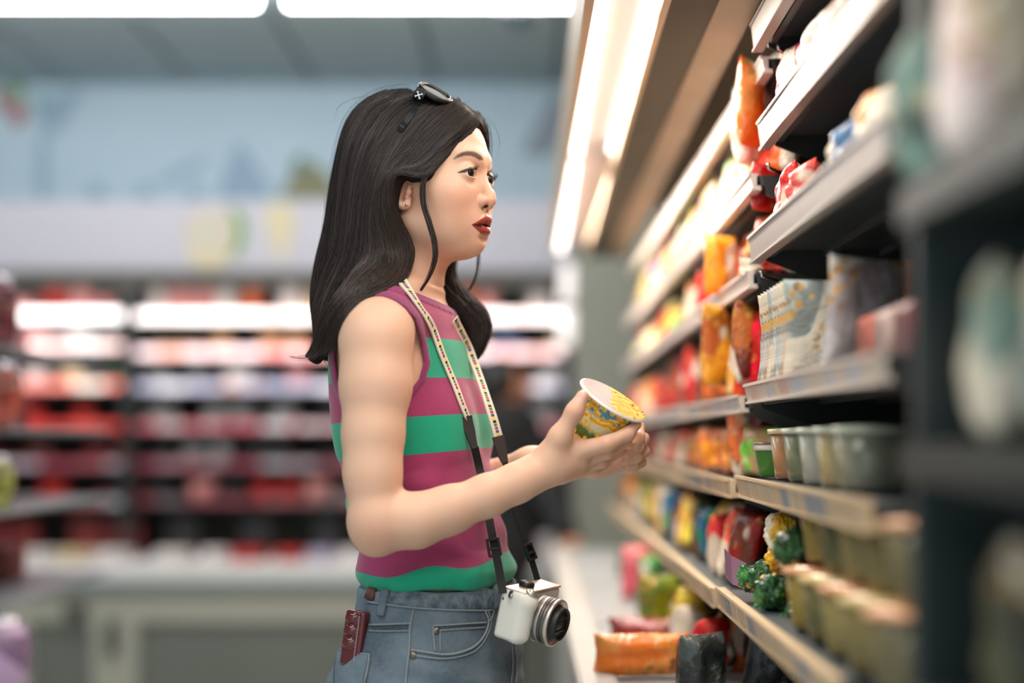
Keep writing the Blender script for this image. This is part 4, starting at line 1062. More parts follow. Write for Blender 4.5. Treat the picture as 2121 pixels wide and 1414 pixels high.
# ---- torso
TS = [(612, 778, 906, .054), (635, 752, 926, .078), (655, 728, 940, .110), (680, 708, 948, .130), (720, 702, 960, .134), (780, 700, 972, .132),
      (850, 702, 982, .130), (900, 706, 990, .126), (960, 720, 1002, .118), (1020, 732, 1016, .113), (1080, 744, 1030, .112), (1130, 760, 1040, .116), (1180, 776, 1044, .118), (1215, 775, 1040, .120), (1235, 785, 1030, .110)]
TAU = R(15)
TF = Frame((0, 1.94, 0), (math.cos(TAU), -math.sin(TAU), 0), (-math.sin(TAU), -math.cos(TAU), 0), (0, 0, 1))
def _stations(S, Y=1.94):
    zs, cx, a, b = [], [], [], []
    for py, x0, x1, hb in S:
        p0, p1 = P(x0, py, Y), P(x1, py, Y); zs.append(p0.z); cx.append((p0.x+p1.x)/2)
        e = (p1.x-p0.x)/2; a.append(math.sqrt(max(e*e-(hb*math.sin(TAU))**2, 0.02**2))/math.cos(TAU)); b.append(hb)
    o = np.argsort(zs)
    g = lambda x: np.array(x)[o]
    zs, cx, a, b = g(zs), g(cx), g(a), g(b)
    # smooth resampling
    zz = np.linspace(zs[0], zs[-1], 80)
    def sm(v):
        r = np.interp(zz, zs, v); k = np.array([1, 2, 3, 2, 1])/9.0
        return np.convolve(np.pad(r, 2, 'edge'), k, 'valid')
    return zz, sm(cx), sm(a), sm(b)
TZ, TCX, TA, TB = _stations(TS)
def op_loft(grow=0.0, k=0.02, zs=TZ, cx=TCX, A=TA, B=TB, Y=1.94, ex=2.3, ztop=None, zbot=None, ripple=None):
    zt = zs[-1] if ztop is None else ztop; zb = zs[0] if zbot is None else zbot
    def f(X, Y_, Z):
        Zc = np.clip(Z, zs[0], zs[-1])
        c = np.interp(Zc, zs, cx); a = np.interp(Zc, zs, A)+grow; b = np.interp(Zc, zs, B)+grow
        dx = X-c; dy = Y_-Y
        u = np.abs(dx*TF.u[0]+dy*TF.u[1]); w = np.abs(dx*TF.w[0]+dy*TF.w[1])
        r = ((u/a)**ex+(w/b)**ex)**(1/ex)
        d = (r-1)*np.minimum(a, b)
        if ripple is not None: d = d-ripple(X, Y_, Z)
        d = np.maximum(d, Z-zt); return np.maximum(d, zb-Z)
    return ('u', k, f, np.array([cx.min()-B.max()-.02, Y-B.max()-.03, zb]), np.array([cx.max()+B.max()+.02, Y+B.max()+.03, zt]))

def tpt(px, py, w):
    """torso point at lateral offset w (towards the camera), px measured at the middle depth"""
    p = P(px, py, 1.94); return (p.x-w*math.sin(TAU), 1.94-w*math.cos(TAU), p.z)
def torso_ops():
    o = [op_loft()]
    for s in (1, -1):
        o.append(op_ell(tpt(978, 868, 0.062*s), (0.032, 0.046, 0.046), 0.030, fr=Frame((0,0,0), TF.u, TF.w, TF.z)) if False else
                 op_ell((0, 0, 0), (0.030, 0.044, 0.044), 0.035, fr=Frame(tpt(943, 880, 0.058*s), TF.u, TF.w, TF.z)))
    return o
def shoulder_ops():
    o = []
    # trapezius and collar bones towards both shoulders
    o.append(op_cone(tuple(P(835, 600, 1.92)), tuple(P(785, 674, 1.80)), 0.038, 0.032, 0.03))
    o.append(op_cone(tuple(P(850, 605, 1.97)), tuple(P(858, 665, 2.09)), 0.040, 0.034, 0.03))
    o.append(op_cone(tuple(P(905, 662, 1.92)), tuple(P(822, 668, 1.80)), 0.012, 0.016, 0.02))
    return o
def arm_ops():
    S = tuple(P(783, 700, 1.785)); o = []
    o.append(op_ell((0, 0, 0), (0.042, 0.042, 0.050), 0.022, fr=Frame(P(778, 706, 1.785), (1,0,0), (0,1,0), (0,0,1))))
    up = [P(778, 714, 1.785), P(778, 800, 1.775), P(773, 900, 1.765), P(772, 980, 1.758), P(777, 1062, 1.752)]
    o += op_chain([tuple(p) for p in up], [.0405, .0415, .0352, .0325, .0312], 0.02)
    o.append(op_ell((0, 0, 0), (0.030, 0.028, 0.034), 0.022, fr=Frame(P(776, 1095, 1.752), (1,0,0), (0,1,0), (0,0,1))))
    fo = [P(795, 1085, 1.752), P(862, 1078, 1.757), P(930, 1056, 1.764), P(1010, 1026, 1.775), P(1070, 1000, 1.787), P(1126, 972, 1.80)]
    o += op_chain([tuple(p) for p in fo], [.0318, .0312, .0275, .0240, .0222, .0215], 0.018)
    # far arm
    o.append(op_cone(tuple(P(858, 690, 2.10)), tuple(P(862, 1040, 2.13)), 0.042, 0.034, 0.02))
    fa = [P(862, 1050, 2.13), P(960, 1015, 2.06), P(1100, 963, 1.985), P(1195, 948, 1.945)]
    o += op_chain([tuple(p) for p in fa], [.034, .031, .0235, .021], 0.015)
    return o
def hand_ops():
    o = []; ch = lambda L, r, k=0.006, **kw: op_chain([tuple(P(*p)) for p in L], r, k, **kw)
    sq = ((0.35, 0.0, 0.94), 1.22)
    # right hand
    o += ch([(1110, 978, 1.797), (1150, 958, 1.806), (1188, 944, 1.815)], [.0225, .0245, .0235], 0.012)
    o += ch([(1160, 970, 1.825), (1205, 962, 1.845), ], [.0200, .0170], 0.012)
    o += ch([(1138, 945, 1.795), (1160, 905, 1.786), (1190, 852, 1.777), (1207, 821, 1.778)], [.0170, .0135, .0098, .0082], 0.010)
    o += ch([(1152, 935, 1.798), (1188, 922, 1.805)], [.0150, .0100], 0.012)
    o += ch([(1190, 935, 1.803), (1258, 918, 1.789), (1300, 898, 1.796), (1318, 879, 1.812)], [.0135, .0097, .0083, .0068])
    o += ch([(1195, 952, 1.822), (1258, 935, 1.812), (1294, 915, 1.826), (1308, 896, 1.845)], [.0130, .0094, .0082, .0070], 0.004)
    o += ch([(1195, 965, 1.842), (1246, 955, 1.838), (1280, 935, 1.855), (1290, 915, 1.875)], [.0120, .0090, .0080, .0068], 0.004)
    o += ch([(1188, 972, 1.860), (1228, 972, 1.862), (1256, 957, 1.880)], [.0115, .0085, .0072], 0.004)
    # left hand
    o += ch([(1190, 949, 1.947), (1235, 952, 1.935), (1285, 945, 1.925)], [.0215, .0235, .0200], 0.012)
    o += ch([(1240, 940, 1.945), (1295, 915, 1.945)], [.0190, .0150], 0.012)
    o += ch([(1290, 915, 1.935), (1322, 885, 1.905), (1324, 905, 1.880), (1317, 921, 1.872)], [.0110, .0082, .0076, .0066], 0.004)
    o += ch([(1295, 930, 1.935), (1332, 908, 1.905), (1322, 925, 1.882), (1299, 937, 1.874)], [.0105, .0082, .0078, .0068], 0.003)
    o += ch([(1292, 940, 1.935), (1333, 935, 1.910), (1318, 947, 1.887), (1295, 953, 1.880)], [.0105, .0082, .0076, .0066], 0.003)
    o += ch([(1285, 950, 1.935), (1327, 957, 1.915), (1312, 965, 1.895), (1300, 967, 1.890)], [.0100, .0074, .0068, .0058], 0.003)
    o += ch([(1225, 940, 1.950), (1250, 930, 1.925), (1275, 915, 1.905)], [.0120, .0095, .0078], 0.006)
    return o

body_ops = torso_ops()+shoulder_ops()+arm_ops()
hand = hand_ops()
head = face_ops()+ear_ops(1)+ear_ops(-1)+eye_carve()
ZC = P(0, 588, 1.94).z
neck_only = [head_o for head_o in face_ops()[-1:]]
g_head = Grid(HF.pt(0.03, 0.105, 0)*0+np.array([P(690, 0, 1.94).x, 1.805, ZC-0.0040]), np.array([P(1050, 0, 1.9).x, 2.105, P(0, 175, 1.94).z]), 0.0008)
g_head.cut = (2, ZC, 1)
g_head.run(torso_ops()+shoulder_ops()+neck_only+head+arm_ops())
XW = 0.0
g_body = Grid((-0.30, 1.66, 0.86), (XW+0.0080, 2.24, ZC+0.0080), 0.0020)
g_body.cut = (2, ZC, -1, 0, XW, -1)
g_body.run(torso_ops()+shoulder_ops()+neck_only+arm_ops()+hand)
g_hand = Grid((XW-0.0050, 1.72, 1.07), (0.165, 2.03, 1.24), 0.0011)
g_hand.cut = (0, XW, 1)
g_hand.run(arm_ops()+hand)
V, Q = grids_to_mesh('body', [g_head, g_body, g_hand])
del g_head, g_body, g_hand

skin = pbsdf('skin', srgb(224, 172, 140), 0.48)
t = NT(skin)
t.b.inputs['Subsurface Weight'].default_value = 0.22
t.b.inputs['Subsurface Radius'].default_value = (0.9, 0.35, 0.2)
t.b.inputs['Subsurface Scale'].default_value = 0.006
t.b.inputs['Specular IOR Level'].default_value = 0.38
n1 = t.noise(26, 4, 0.55); n2 = t.noise(7, 2, 0.5)
base = t.mix(t.math('MULTIPLY', n1, 0.45), srgb(228, 188, 162), srgb(212, 160, 132))
base = t.mix(t.math('MULTIPLY', t.attr('blush_crease'), 0.30), base, srgb(222, 128, 104))
def mask(a, soft):     # signed pixel distance -> mask
    m = t.math('MULTIPLY', t.attr(a), -1.0/soft); return t.math('ADD', m, 0.5, clamp=True)
bn = t.noise(900, 2, 0.5, t.mapping(t.n('ShaderNodeTexCoord').outputs['Object'], (1, 1, 0.35)))
brow = t.math('MULTIPLY', mask('brow', 4.2), t.math('ADD', t.math('MULTIPLY', bn, 0.15), 0.86, clamp=True), clamp=True)
base = t.mix(t.math('MULTIPLY', brow, 0.92), base, srgb(46, 29, 27))
lipn = t.noise(420, 2, 0.6, t.mapping(t.n('ShaderNodeTexCoord').outputs['Object'], (1, 1, 0.2)))
lipc = t.mix(lipn, srgb(168, 76, 64), srgb(138, 54, 48))
base = t.mix(mask('lip', 1.4), base, lipc)
base = t.mix(mask('mouth_nostril_dark', 2.0), base, srgb(70, 24, 20))
base = t.mix(t.math('MULTIPLY', mask('liner', 1.5), 0.95), base, srgb(30, 20, 18))
base = t.mix(t.math('MULTIPLY', mask('nail', 2.0), 0.6), base, srgb(240, 190, 178))
t.color(base)
rg = t.math('SUBTRACT', 0.48, t.math('MULTIPLY', mask('lip', 2.0), 0.2)); t.l(rg, t.b.inputs['Roughness'])
t.bump(t.noise(1400, 2, 0.6), 0.08, 0.0004)

bm = bridge_cuts(V, Q, [(2, ZC), (0, XW)])
bm.faces.ensure_lookup_table()
_new = bm.faces[len(Q):]
for f_ in _new: f_.normal_update()
_bad = [f_ for f_ in _new if f_.normal.dot(Vector(sum((FIELD_NORMALS[v_.index] for v_ in f_.verts), np.zeros(3)))) < 0]
if _bad: bmesh.ops.reverse_faces(bm, faces=_bad)
me = bpy.data.meshes.new('body'); bm.to_mesh(me); bm.free()
me.transform(Matrix.Translation(-woman.location))
body = link('body', me, skin, woman, True)
me.normals_split_custom_set_from_vertices(FIELD_NORMALS)
N, u, w, z = mirror_near(V, HF)
pxy = pix(N); rpx = pix(V)
onface = (u > 0.05) & (z > -0.08) & (z < 0.10) & (w < 0.075)
def painted(poly, off=0.0):
    d = np.full(len(V), 20.0); d[onface] = poly_sd(pxy[onface], poly)+off; return d
LIP = [(976.5, 465), (989, 458.5), (1000.6, 450.5), (1008, 443), (1013, 442), (1020, 441), (1022, 452), (1020, 482), (1013, 489), (1006, 489.5), (1000, 486), (989, 477.5), (981, 469.5)]
fattr(body.data, 'lip', painted(LIP))
MOU = [(978.5, 465.6), (989, 463), (997, 460.8), (1003, 462), (1009, 466), (1008, 471.5), (1000, 471.5), (989, 468.8)]
dm = painted(MOU); dm[u > 0.0965] = 20
NOS = [(1000, 429.5), (1004, 425), (1010, 423.5), (1012, 427), (1007, 431.5)]
dm = np.minimum(dm, painted(NOS))  # shade inside the nostrils painted on, together with the mouth gap
fattr(body.data, 'mouth_nostril_dark', dm)
BROW = [(940, 329), (948, 321), (957, 316), (968, 313.5), (980, 314), (989, 317.5), (996, 323), (1000, 330), (993, 331), (984, 325), (974, 321.5), (962, 321.5), (950, 325)]
fattr(body.data, 'brow', painted(BROW, -1.0))
LIN = [(946, 357.6), (956, 352.8), (965, 349.2), (974, 346.8), (983, 345.8), (989, 347.2), (989, 351.3), (982, 350.8), (974, 352.2), (966, 355.2), (959, 357.6), (951, 358.4)]
ln = painted(LIN)
eo = painted(EYE_POLY); el = np.maximum(np.abs(eo+0.5)-0.2, 0)+0.4  # thin dark waterline all round
LL = np.where((pxy[:, 1] > 358), el+0.3, 20)
rim = np.where((pxy[:, 1] < 357.5) & (pxy[:, 0] < 988), np.abs(eo+0.6)-1.1, 20)
fattr(body.data, 'liner', np.minimum(np.minimum(ln, LL), rim))
cheek = np.exp(-(((pxy[:, 0]-935)/48)**2+((pxy[:, 1]-415)/45)**2))*(w < 0.075)*(u > 0)
ear = np.exp(-(((pxy[:, 0]-828)/26)**2+((pxy[:, 1]-392)/38)**2))*(w > 0.06)
nose = np.exp(-(((pxy[:, 0]-1012)/14)**2+((pxy[:, 1]-415)/14)**2))*onface
knu = np.zeros(len(V))
for (kx, ky, kr) in ((1192, 852, 16), (1258, 918, 16), (1300, 897, 14), (1208, 820, 12), (1322, 885, 12), (1332, 908, 12), (1330, 935, 12), (1299, 940, 10), (776, 1110, 45)):
    knu += np.exp(-(((rpx[:, 0]-kx)/kr)**2+((rpx[:, 1]-ky)/kr)**2))*0.7
cr = spline([(963, 345.5, 0), (971, 340.5, 0), (980, 338.5, 0), (988, 341, 0), (992, 345, 0)], 10)[:, :2]
crease = np.zeros(len(V)); mm = onface & (np.abs(pxy[:, 0]-978) < 30) & (np.abs(pxy[:, 1]-342) < 20)
crease[mm] = np.exp(-(np.sqrt(((pxy[mm][:, None, :]-cr[None])**2).sum(2)).min(1)/1.1)**2)*1.6  # shade of the eyelid fold painted as a thin line
fattr(body.data, 'blush_crease', np.clip(cheek*0.8+ear*0.9+nose*0.5+knu, 0, 1)+crease)
nail = np.full(len(V), 20.0); hx = (V[:, 0] > 0.05) & (V[:, 1] < 1.80)
nail[hx] = poly_sd(rpx[hx], [(1192, 826), (1196, 815), (1203, 809), (1211, 812), (1212, 822), (1207, 833), (1199, 835)])
fattr(body.data, 'nail', nail)
BODY_BVH = BVHTree.FromPolygons([Vector(v) for v in V], [tuple(q) for q in Q])

# ---- eyes
eye_m = pbsdf('eyeball', srgb(232, 222, 216), 0.12)
t = NT(eye_m); oc = t.n('ShaderNodeTexCoord').outputs['Object']
sep = t.n('ShaderNodeSeparateXYZ'); t.l(oc, sep.inputs[0])
zz = t.math('DIVIDE', sep.outputs[2], 0.0118)
iris = t.ramp(zz, [(0.0, srgb(225, 205, 200)), (0.80, srgb(238, 230, 226)), (0.835, srgb(228, 218, 212)), (0.850, srgb(16, 9, 7)), (0.92, srgb(48, 26, 16)), (0.950, srgb(36, 19, 12)), (0.958, srgb(4, 3, 3)), (1.0, srgb(4, 3, 3))])
t.color(iris)
for s in (1, -1):
    c = Vector(HF.pt(EYE_C[0], EYE_C[1]*s, EYE_C[2]))
    m = MB(); prof = [(0.0118*math.sin(a), 0.0118*math.cos(a)) for a in np.linspace(PI-0.02, 0.35, 20)]
    prof += [(0.0122*math.sin(a)*0.985, 0.0122*math.cos(a)+0.0001) for a in np.linspace(0.32, 0.01, 8)]
    m.lathe(prof, 32)
    e = m.build('eye', eye_m, None, True)
    g = Vector(HF.u)*math.cos(R(20))+Vector(HF.w)*math.sin(R(20))+Vector((0, 0, -0.02))
    e.matrix_world = Matrix.Translation(c) @ g.to_track_quat('Z', 'Y').to_matrix().to_4x4()
    mw = e.matrix_world.copy(); e.parent = woman; e.matrix_parent_inverse = WO; e.matrix_basis = mw
# teeth
tooth = pbsdf('tooth', srgb(235, 225, 212), 0.2)
m = MB()
for i in range(-4, 5):
    a = i*0.28; c = Vector(HF.pt(0.0745+0.0160*math.cos(a), 0.0160*math.sin(a), -0.0462))
    M = Matrix.Translation(c) @ Matrix.Rotation(-a-PSI, 4, 'Z') @ Matrix.Diagonal((0.0018, 0.0023, 0.0042, 1))
    bm = bmesh.new(); bmesh.ops.create_icosphere(bm, subdivisions=2, radius=1); bm.verts.index_update()
    m.add([M @ v.co for v in bm.verts], [tuple(v.index for v in f.verts) for f in bm.faces]); bm.free()
to_woman(m.build('teeth', tooth, None, True))

# ---- eyelashes: real curved hairs along the upper lid
lash_m = pbsdf('eyelash', srgb(22, 14, 12), 0.5)
def face_hit(px, py, s=1):
    """surface point of the near half of the face under a photograph pixel, mirrored for the far half"""
    o = Vector((0, 0, CAMZ)); d = (P(px, py, 1.0)-o).normalized()
    h = BODY_BVH.ray_cast(o, d)[0]
    if h is None: return None
    if s < 0:
        u, w, z = HF.loc(h.x, h.y, h.z); h = Vector(HF.pt(u, -w, z))
    return h
for s in (1, -1):
    m = MB(); path = spline([(949, 357, 0), (957, 352.5, 0), (965, 349, 0), (974, 346.3, 0), (982, 345.2, 0), (988, 346, 0)], 8)
    for i, q in enumerate(path):
        h = face_hit(q[0], q[1], s)
        if h is None: continue
        u, w, z = HF.loc(h.x, h.y, h.z); f = i/(len(path)-1)
        if s > 0 and (f < 0.5 or i % 2): continue
        out = (w/0.0315*s-1.0)*s
        L = (0.0042 if s > 0 else 0.0062)+0.0022*(1-f)
        d1 = Vector(HF.u)*(0.9)+Vector(HF.w)*(s*(0.75*(1-f)-0.1))+Vector((0, 0, 0.10))
        d2 = Vector(HF.u)*(0.5)+Vector(HF.w)*(s*(0.6*(1-f)-0.1))+Vector((0, 0, 0.9))
        p1 = h+d1.normalized()*L*0.5; p2 = p1+d2.normalized()*L*0.6
        m.tube([h-d1.normalized()*0.001, p1, p2], [0.00022, 0.00018, 0.00005], 4)
    o = to_woman(m.build('eyelashes', lash_m)); 
# ------------------------------------------------------------------ sleeveless striped top
ARMHOLE = [(792, 600), (826, 612), (850, 629), (872, 656), (885, 710), (892, 750), (881, 790), (856, 822), (820, 842), (740, 850), (702, 828), (686, 790), (680, 740), (684, 690), (712, 640), (752, 606)]
def arm_sd(V):
    """metres from the outer edge of the armhole binding (negative inside), the same on both sides of the body"""
    c = np.interp(V[:, 2], TZ, TCX); dx, dy = V[:, 0]-c, V[:, 1]-1.94
    u = dx*TF.u[0]+dy*TF.u[1]; w = np.abs(dx*TF.w[0]+dy*TF.w[1])
    N = np.stack([c+u*TF.u[0]+w*TF.w[0], 1.94+u*TF.u[1]+w*TF.w[1], V[:, 2]], 1)
    d = np.full(len(V), 0.05); m = (V[:, 2] > 1.16) & (w > 0.03)
    d[m] = poly_sd(pix(N[m]), ARMHOLE)/1610.0
    return d, w
lo_s, hi_s = np.array([-0.32, 1.70, 0.90]), np.array([0.06, 2.20, 1.37])
def neck_plane(X, Y, Z):        # positive above the neckline
    return (Z-P(0, 629, 1.94).z)*0.95-(P(905, 0, 1.94).x-X)*0.27
def hem_z(X, Y):
    return P(0, 1206, 1.94).z + 0.004*np.sin(X*40)
def folds(X, Y, Z):
    """soft creases of the jersey across the waist and the puffed hem"""
    zl = (Z-P(0, 1180, 1.94).z)
    puff = 0.0115*np.exp(-(zl/0.020)**2)
    f1 = 0.0022*np.sin((Z*95+X*38+Y*12))*np.clip((1.16-Z)/0.06, 0, 1)*np.clip((Z-0.99)/0.02, 0, 1)
    f2 = 0.0018*np.sin((Z*60-X*75+1.0))*np.clip((1.20-Z)/0.08, 0, 1)
    return puff+np.maximum(f1+f2, -0.0004)
shirt_ops = torso_ops()+shoulder_ops()+[op_cone(tuple(P(860, 500, 1.945)), tuple(P(818, 640, 1.95)), 0.046, 0.0475, 0.018)]
gs = Grid(lo_s, hi_s, 0.0018)
gs.run(shirt_ops)
X = gs.ax[0][:, None, None]; Y = gs.ax[1][None, :, None]; Z = gs.ax[2][None, None, :]
BW = 0.0085                      # width of the ribbed binding
Xf, Yf, Zf = np.meshgrid(*gs.ax, indexing='ij'); nb_ = (np.abs(gs.F) < 0.05).ravel()
VV = np.stack([Xf.ravel()[nb_], Yf.ravel()[nb_], Zf.ravel()[nb_]], 1).astype(float); del Xf, Yf, Zf
AD = np.full(gs.F.size, 0.05, np.float32); AD[nb_] = arm_sd(VV)[0]; AD = AD.reshape(gs.F.shape)
NPl = neck_plane(X, Y, Z)
proud = 0.0018*np.clip(1-np.abs((AD+BW/2)/(BW/2))**4, 0, 1)+0.0014*((NPl > -0.009) & (NPl < 0.004))
gs.F -= (0.0036+folds(X, Y, Z)+proud).astype(np.float32)
gs.F = np.maximum(gs.F, -(AD+BW)).astype(np.float32)
gs.F = np.maximum(gs.F, neck_plane(X, Y, Z)).astype(np.float32)
gs.F = np.maximum(gs.F, hem_z(X, Y)-Z).astype(np.float32)
SV, SQ = gs.mesh(); del gs
shirt_m = pbsdf('striped_knit', srgb(150, 45, 95), 0.85, **{'Sheen Weight': 0.25})
t = NT(shirt_m)
MAG = srgb(166, 54, 104); GRN = srgb(0, 168, 130)
sy = t.attr('stripe')   # photograph rows 640..1240 -> 0..1
stops = [(0, MAG)]
def row(y): return (y-640)/600.0
edges = [(704, GRN), (783, MAG), (858, GRN), (932, MAG), (1004, GRN), (1076, MAG), (1160, GRN), (1222, MAG)]
stops = [(0.0, MAG)]+[(row(y), c) for y, c in edges]
colr = t.ramp(sy, stops, 'CONSTANT')
colr = t.mix(t.attr('binding'), colr, srgb(140, 44, 98))
wv = t.n('ShaderNodeTexWave', wave_type='BANDS', bands_direction='Z'); wv.inputs['Scale'].default_value = 420
wv.inputs['Distortion'].default_value = 1.0
t.l(t.n('ShaderNodeTexCoord').outputs['Object'], wv.inputs['Vector'])
colr = t.mix(t.math('MULTIPLY', t.noise(90, 4, 0.6), 0.30), colr, t.mix(0.5, colr, (0.02, 0.01, 0.03, 1)))
t.color(colr)
hh = t.math('ADD', wv.outputs['Fac'], t.noise(600, 2, 0.5))
t.bump(hh, 0.2, 0.0005)
top = wlink('tank_top', SV, SQ, shirt_m)
pp = pix(SV)
sx_, sy_ = pp[:, 0], pp[:, 1]
# the stripes run round the body, dipping towards the back
tilt = 0.055+0.05*np.clip((sy_-800)/200, 0, 1)+0.25*np.clip((sx_-960)/80, 0, 1)*np.clip((sy_-940)/60, 0, 1)*np.clip((1120-sy_)/60, 0, 1)
yy = 905-(SV[:, 2]-CAMZ)*FPX/1.92
lat = (SV[:, 0]-P(940, 0, 1.92).x)*FPX/1.92
stripe = yy+tilt*lat
wavy = 7*np.sin(sx_/27.0)*np.clip((sy_-1130)/20, 0, 1)
fattr(top.data, 'stripe', (stripe+wavy-640)/600.0)
ad_, aw_ = arm_sd(SV)
bd = ((ad_ < 0.0) | (neck_plane(SV[:, 0], SV[:, 1], SV[:, 2]) > -0.009)).astype(float)
fattr(top.data, 'binding', bd)
TOP_BVH = BVHTree.FromPolygons([Vector(v) for v in SV], [tuple(q) for q in SQ])

# ------------------------------------------------------------------ jeans
JS = [(1190, 756, 1058, .131), (1235, 756, 1063, .142), (1275, 748, 1068, .150), (1330, 734, 1072, .158), (1400, 716, 1074, .166), (1470, 708, 1072, .166), (1540, 705, 1070, .155)]
JZ, JCX, JA, JB = _stations(JS)
def leg(s, knee, foot, w0=0.078):
    hip = tpt(888, 1480, w0*s); return op_chain([hip, knee, foot], [0.083, 0.060, 0.047], 0.03)
kn = lambda px, s: tpt(px, 905+0.66*1518, 0.085*s)
ft = lambda px, s: (tpt(px, 0, 0.095*s)[0], tpt(px, 0, 0.095*s)[1], 0.10)
j_ops = [op_loft(0.002, 0.02, JZ, JCX, JA, JB, ex=2.4)]
j_ops += leg(1, kn(905, 1), ft(880, 1))+leg(-1, kn(895, -1), ft(870, -1))
j_ops.append(op_ell((0, 0, 0), (0.050, 0.058, 0.072), 0.03, fr=Frame(tpt(800, 1430, 0.068), TF.u, TF.w, TF.z)))
j_ops.append(op_ell((0, 0, 0), (0.055, 0.060, 0.075), 0.03, fr=Frame(tpt(775, 1425, -0.070), TF.u, TF.w, TF.z)))
gj = Grid((-0.36, 1.68, 0.07), (0.06, 2.20, 0.985), 0.0032)
gj.run(j_ops)
X = gj.ax[0][:, None, None]; Y = gj.ax[1][None, :, None]; Z = gj.ax[2][None, None, :]
wr = 0.0016*np.sin(Z*140+X*60)*np.exp(-((Z-0.83)/0.05)**2)+0.002*np.sin(Z*85+Y*40)*np.exp(-((Z-0.45)/0.12)**2)
gj.F = np.maximum(gj.F-wr, Z-P(0, 1206, 1.94).z).astype(np.float32)
JV, JQ = gj.mesh(); del gj
denim = pbsdf('washed_denim', srgb(80, 98, 112), 0.85)
t = NT(denim); oc = t.n('ShaderNodeTexCoord').outputs['Object']
w1 = t.n('ShaderNodeTexWave', wave_type='BANDS', bands_direction='DIAGONAL'); w1.inputs['Scale'].default_value = 330; w1.inputs['Distortion'].default_value = 2
t.l(oc, w1.inputs['Vector'])
fade = t.noise(14, 5, 0.62); fine = t.noise(260, 3, 0.65)
c1 = t.mix(t.ramp(fade, [(0.35, (0, 0, 0, 1)), (0.68, (1, 1, 1, 1))]), srgb(54, 72, 90), srgb(118, 136, 150))
c1 = t.mix(t.math('MULTIPLY', fine, 0.55), c1, srgb(134, 148, 156))
c1 = t.mix(t.math('MULTIPLY', w1.outputs['Fac'], 0.22), c1, srgb(40, 54, 68))
t.color(c1); t.bump(t.math('ADD', w1.outputs['Fac'], fine), 0.35, 0.0006)
jeans = wlink('jeans', JV, JQ, denim)
JEAN_BVH = BVHTree.FromPolygons([Vector(v) for v in JV], [tuple(q) for q in JQ])
CAM0 = Vector((0, 0, CAMZ))
def on(bvh, px, py, lift=0.0):
    """point and normal of a garment where the photograph shows (px, py)"""
    h, n, i, d = bvh.ray_cast(CAM0, (P(px, py, 1.0)-CAM0).normalized())
    if h is None: return None, None
    if n.y > 0: n = -n
    return h+n*lift, n
def on_path(bvh, pts, n=6, lift=0.001):
    out, ns = [], []
    for q in spline([(a, b, 0) for a, b in pts], n):
        h, nn = on(bvh, q[0], q[1], lift)
        if h is not None: out.append(h); ns.append(nn)
    return out, ns
stitch_m = pbsdf('denim_seam', srgb(150, 160, 164), 0.9)
t = NT(stitch_m); oc = t.n('ShaderNodeTexCoord').outputs['Object']
t.color(t.mix(t.noise(500, 2, 0.7), srgb(84, 100, 112), srgb(170, 178, 180)))
dark_m = pbsdf('dark_seam_thread', srgb(44, 50, 58), 0.9)  # dark thread of the cross stitches
band_m = pbsdf('denim_waistband', srgb(80, 98, 112), 0.85)
t = NT(band_m); bn_ = t.noise(70, 4, 0.7); f2 = t.noise(330, 3, 0.7)
c = t.mix(t.ramp(bn_, [(0.38, (0, 0, 0, 1)), (0.66, (1, 1, 1, 1))]), srgb(60, 78, 94), srgb(132, 146, 154))
t.color(t.mix(t.math('MULTIPLY', f2, 0.5), c, srgb(96, 110, 120))); t.bump(f2, 0.4, 0.0007)

def strip(name, mat, top_pts, bot_pts, lift=0.0022, n=6, parent=None, bvh=None):
    """cloth piece between two photographed edges, laid on the jeans with real thickness"""
    bvh = bvh or JEAN_BVH
    A = spline([(a, b, 0) for a, b in top_pts], n); B = spline([(a, b, 0) for a, b in bot_pts], n)
    m = min(len(A), len(B)); K = 5; vs = []; fs = []
    for i in range(m):
        ia = int(round(i*(len(A)-1)/(m-1))); ib = int(round(i*(len(B)-1)/(m-1)))
        for k in range(K):
            f = k/(K-1); q = A[ia]*(1-f)+B[ib]*f
            h, nn = on(bvh, q[0], q[1], lift)
            if h is None: h = P(q[0], q[1], 1.94); nn = Vector((0, -1, 0))
            vs.append(h); 
    off = len(vs)
    for i in range(m):
        ia = int(round(i*(len(A)-1)/(m-1))); ib = int(round(i*(len(B)-1)/(m-1)))
        for k in range(K):
            f = k/(K-1); q = A[ia]*(1-f)+B[ib]*f
            h, nn = on(bvh, q[0], q[1], -0.002)
            if h is None: h = P(q[0], q[1], 1.95)
            vs.append(h)
    for i in range(m-1):
        for k in range(K-1):
            a = i*K+k; fs.append((a, a+1, a+K+1, a+K)); fs.append((off+a, off+a+K, off+a+K+1, off+a+1))
    for i in range(m-1):
        for k in (0, K-1):
            a = i*K+k; fs.append((a, a+K, off+a+K, off+a))
    for i in (0, m-1):
        for k in range(K-1):
            a = i*K+k; fs.append((a, off+a, off+a+1, a+1))
    me = mesh_from(name, vs, fs); bm = bmesh.new(); bm.from_mesh(me); bmesh.ops.recalc_face_normals(bm, faces=bm.faces); bm.to_mesh(me); bm.free()
    o = link(name, me, mat, None, True)
    if parent is not None: o.parent = parent; o.matrix_parent_inverse = parent.matrix_world.inverted() @ Matrix.Identity(4); o.matrix_parent_inverse = WO
    else: to_woman(o)
    return o
def under_jeans(o):
    o.parent = jeans; o.matrix_parent_inverse = WO; return o   # jeans sits at the woman's origin
bpy.context.view_layer.update()
band = strip('waistband', band_m, [(800, 1200), (850, 1201), (920, 1204), (990, 1209), (1035, 1211)], [(796, 1250), (850, 1257), (920, 1261), (990, 1262), (1030, 1262)], 0.0030, 8, jeans)
seam = MB()
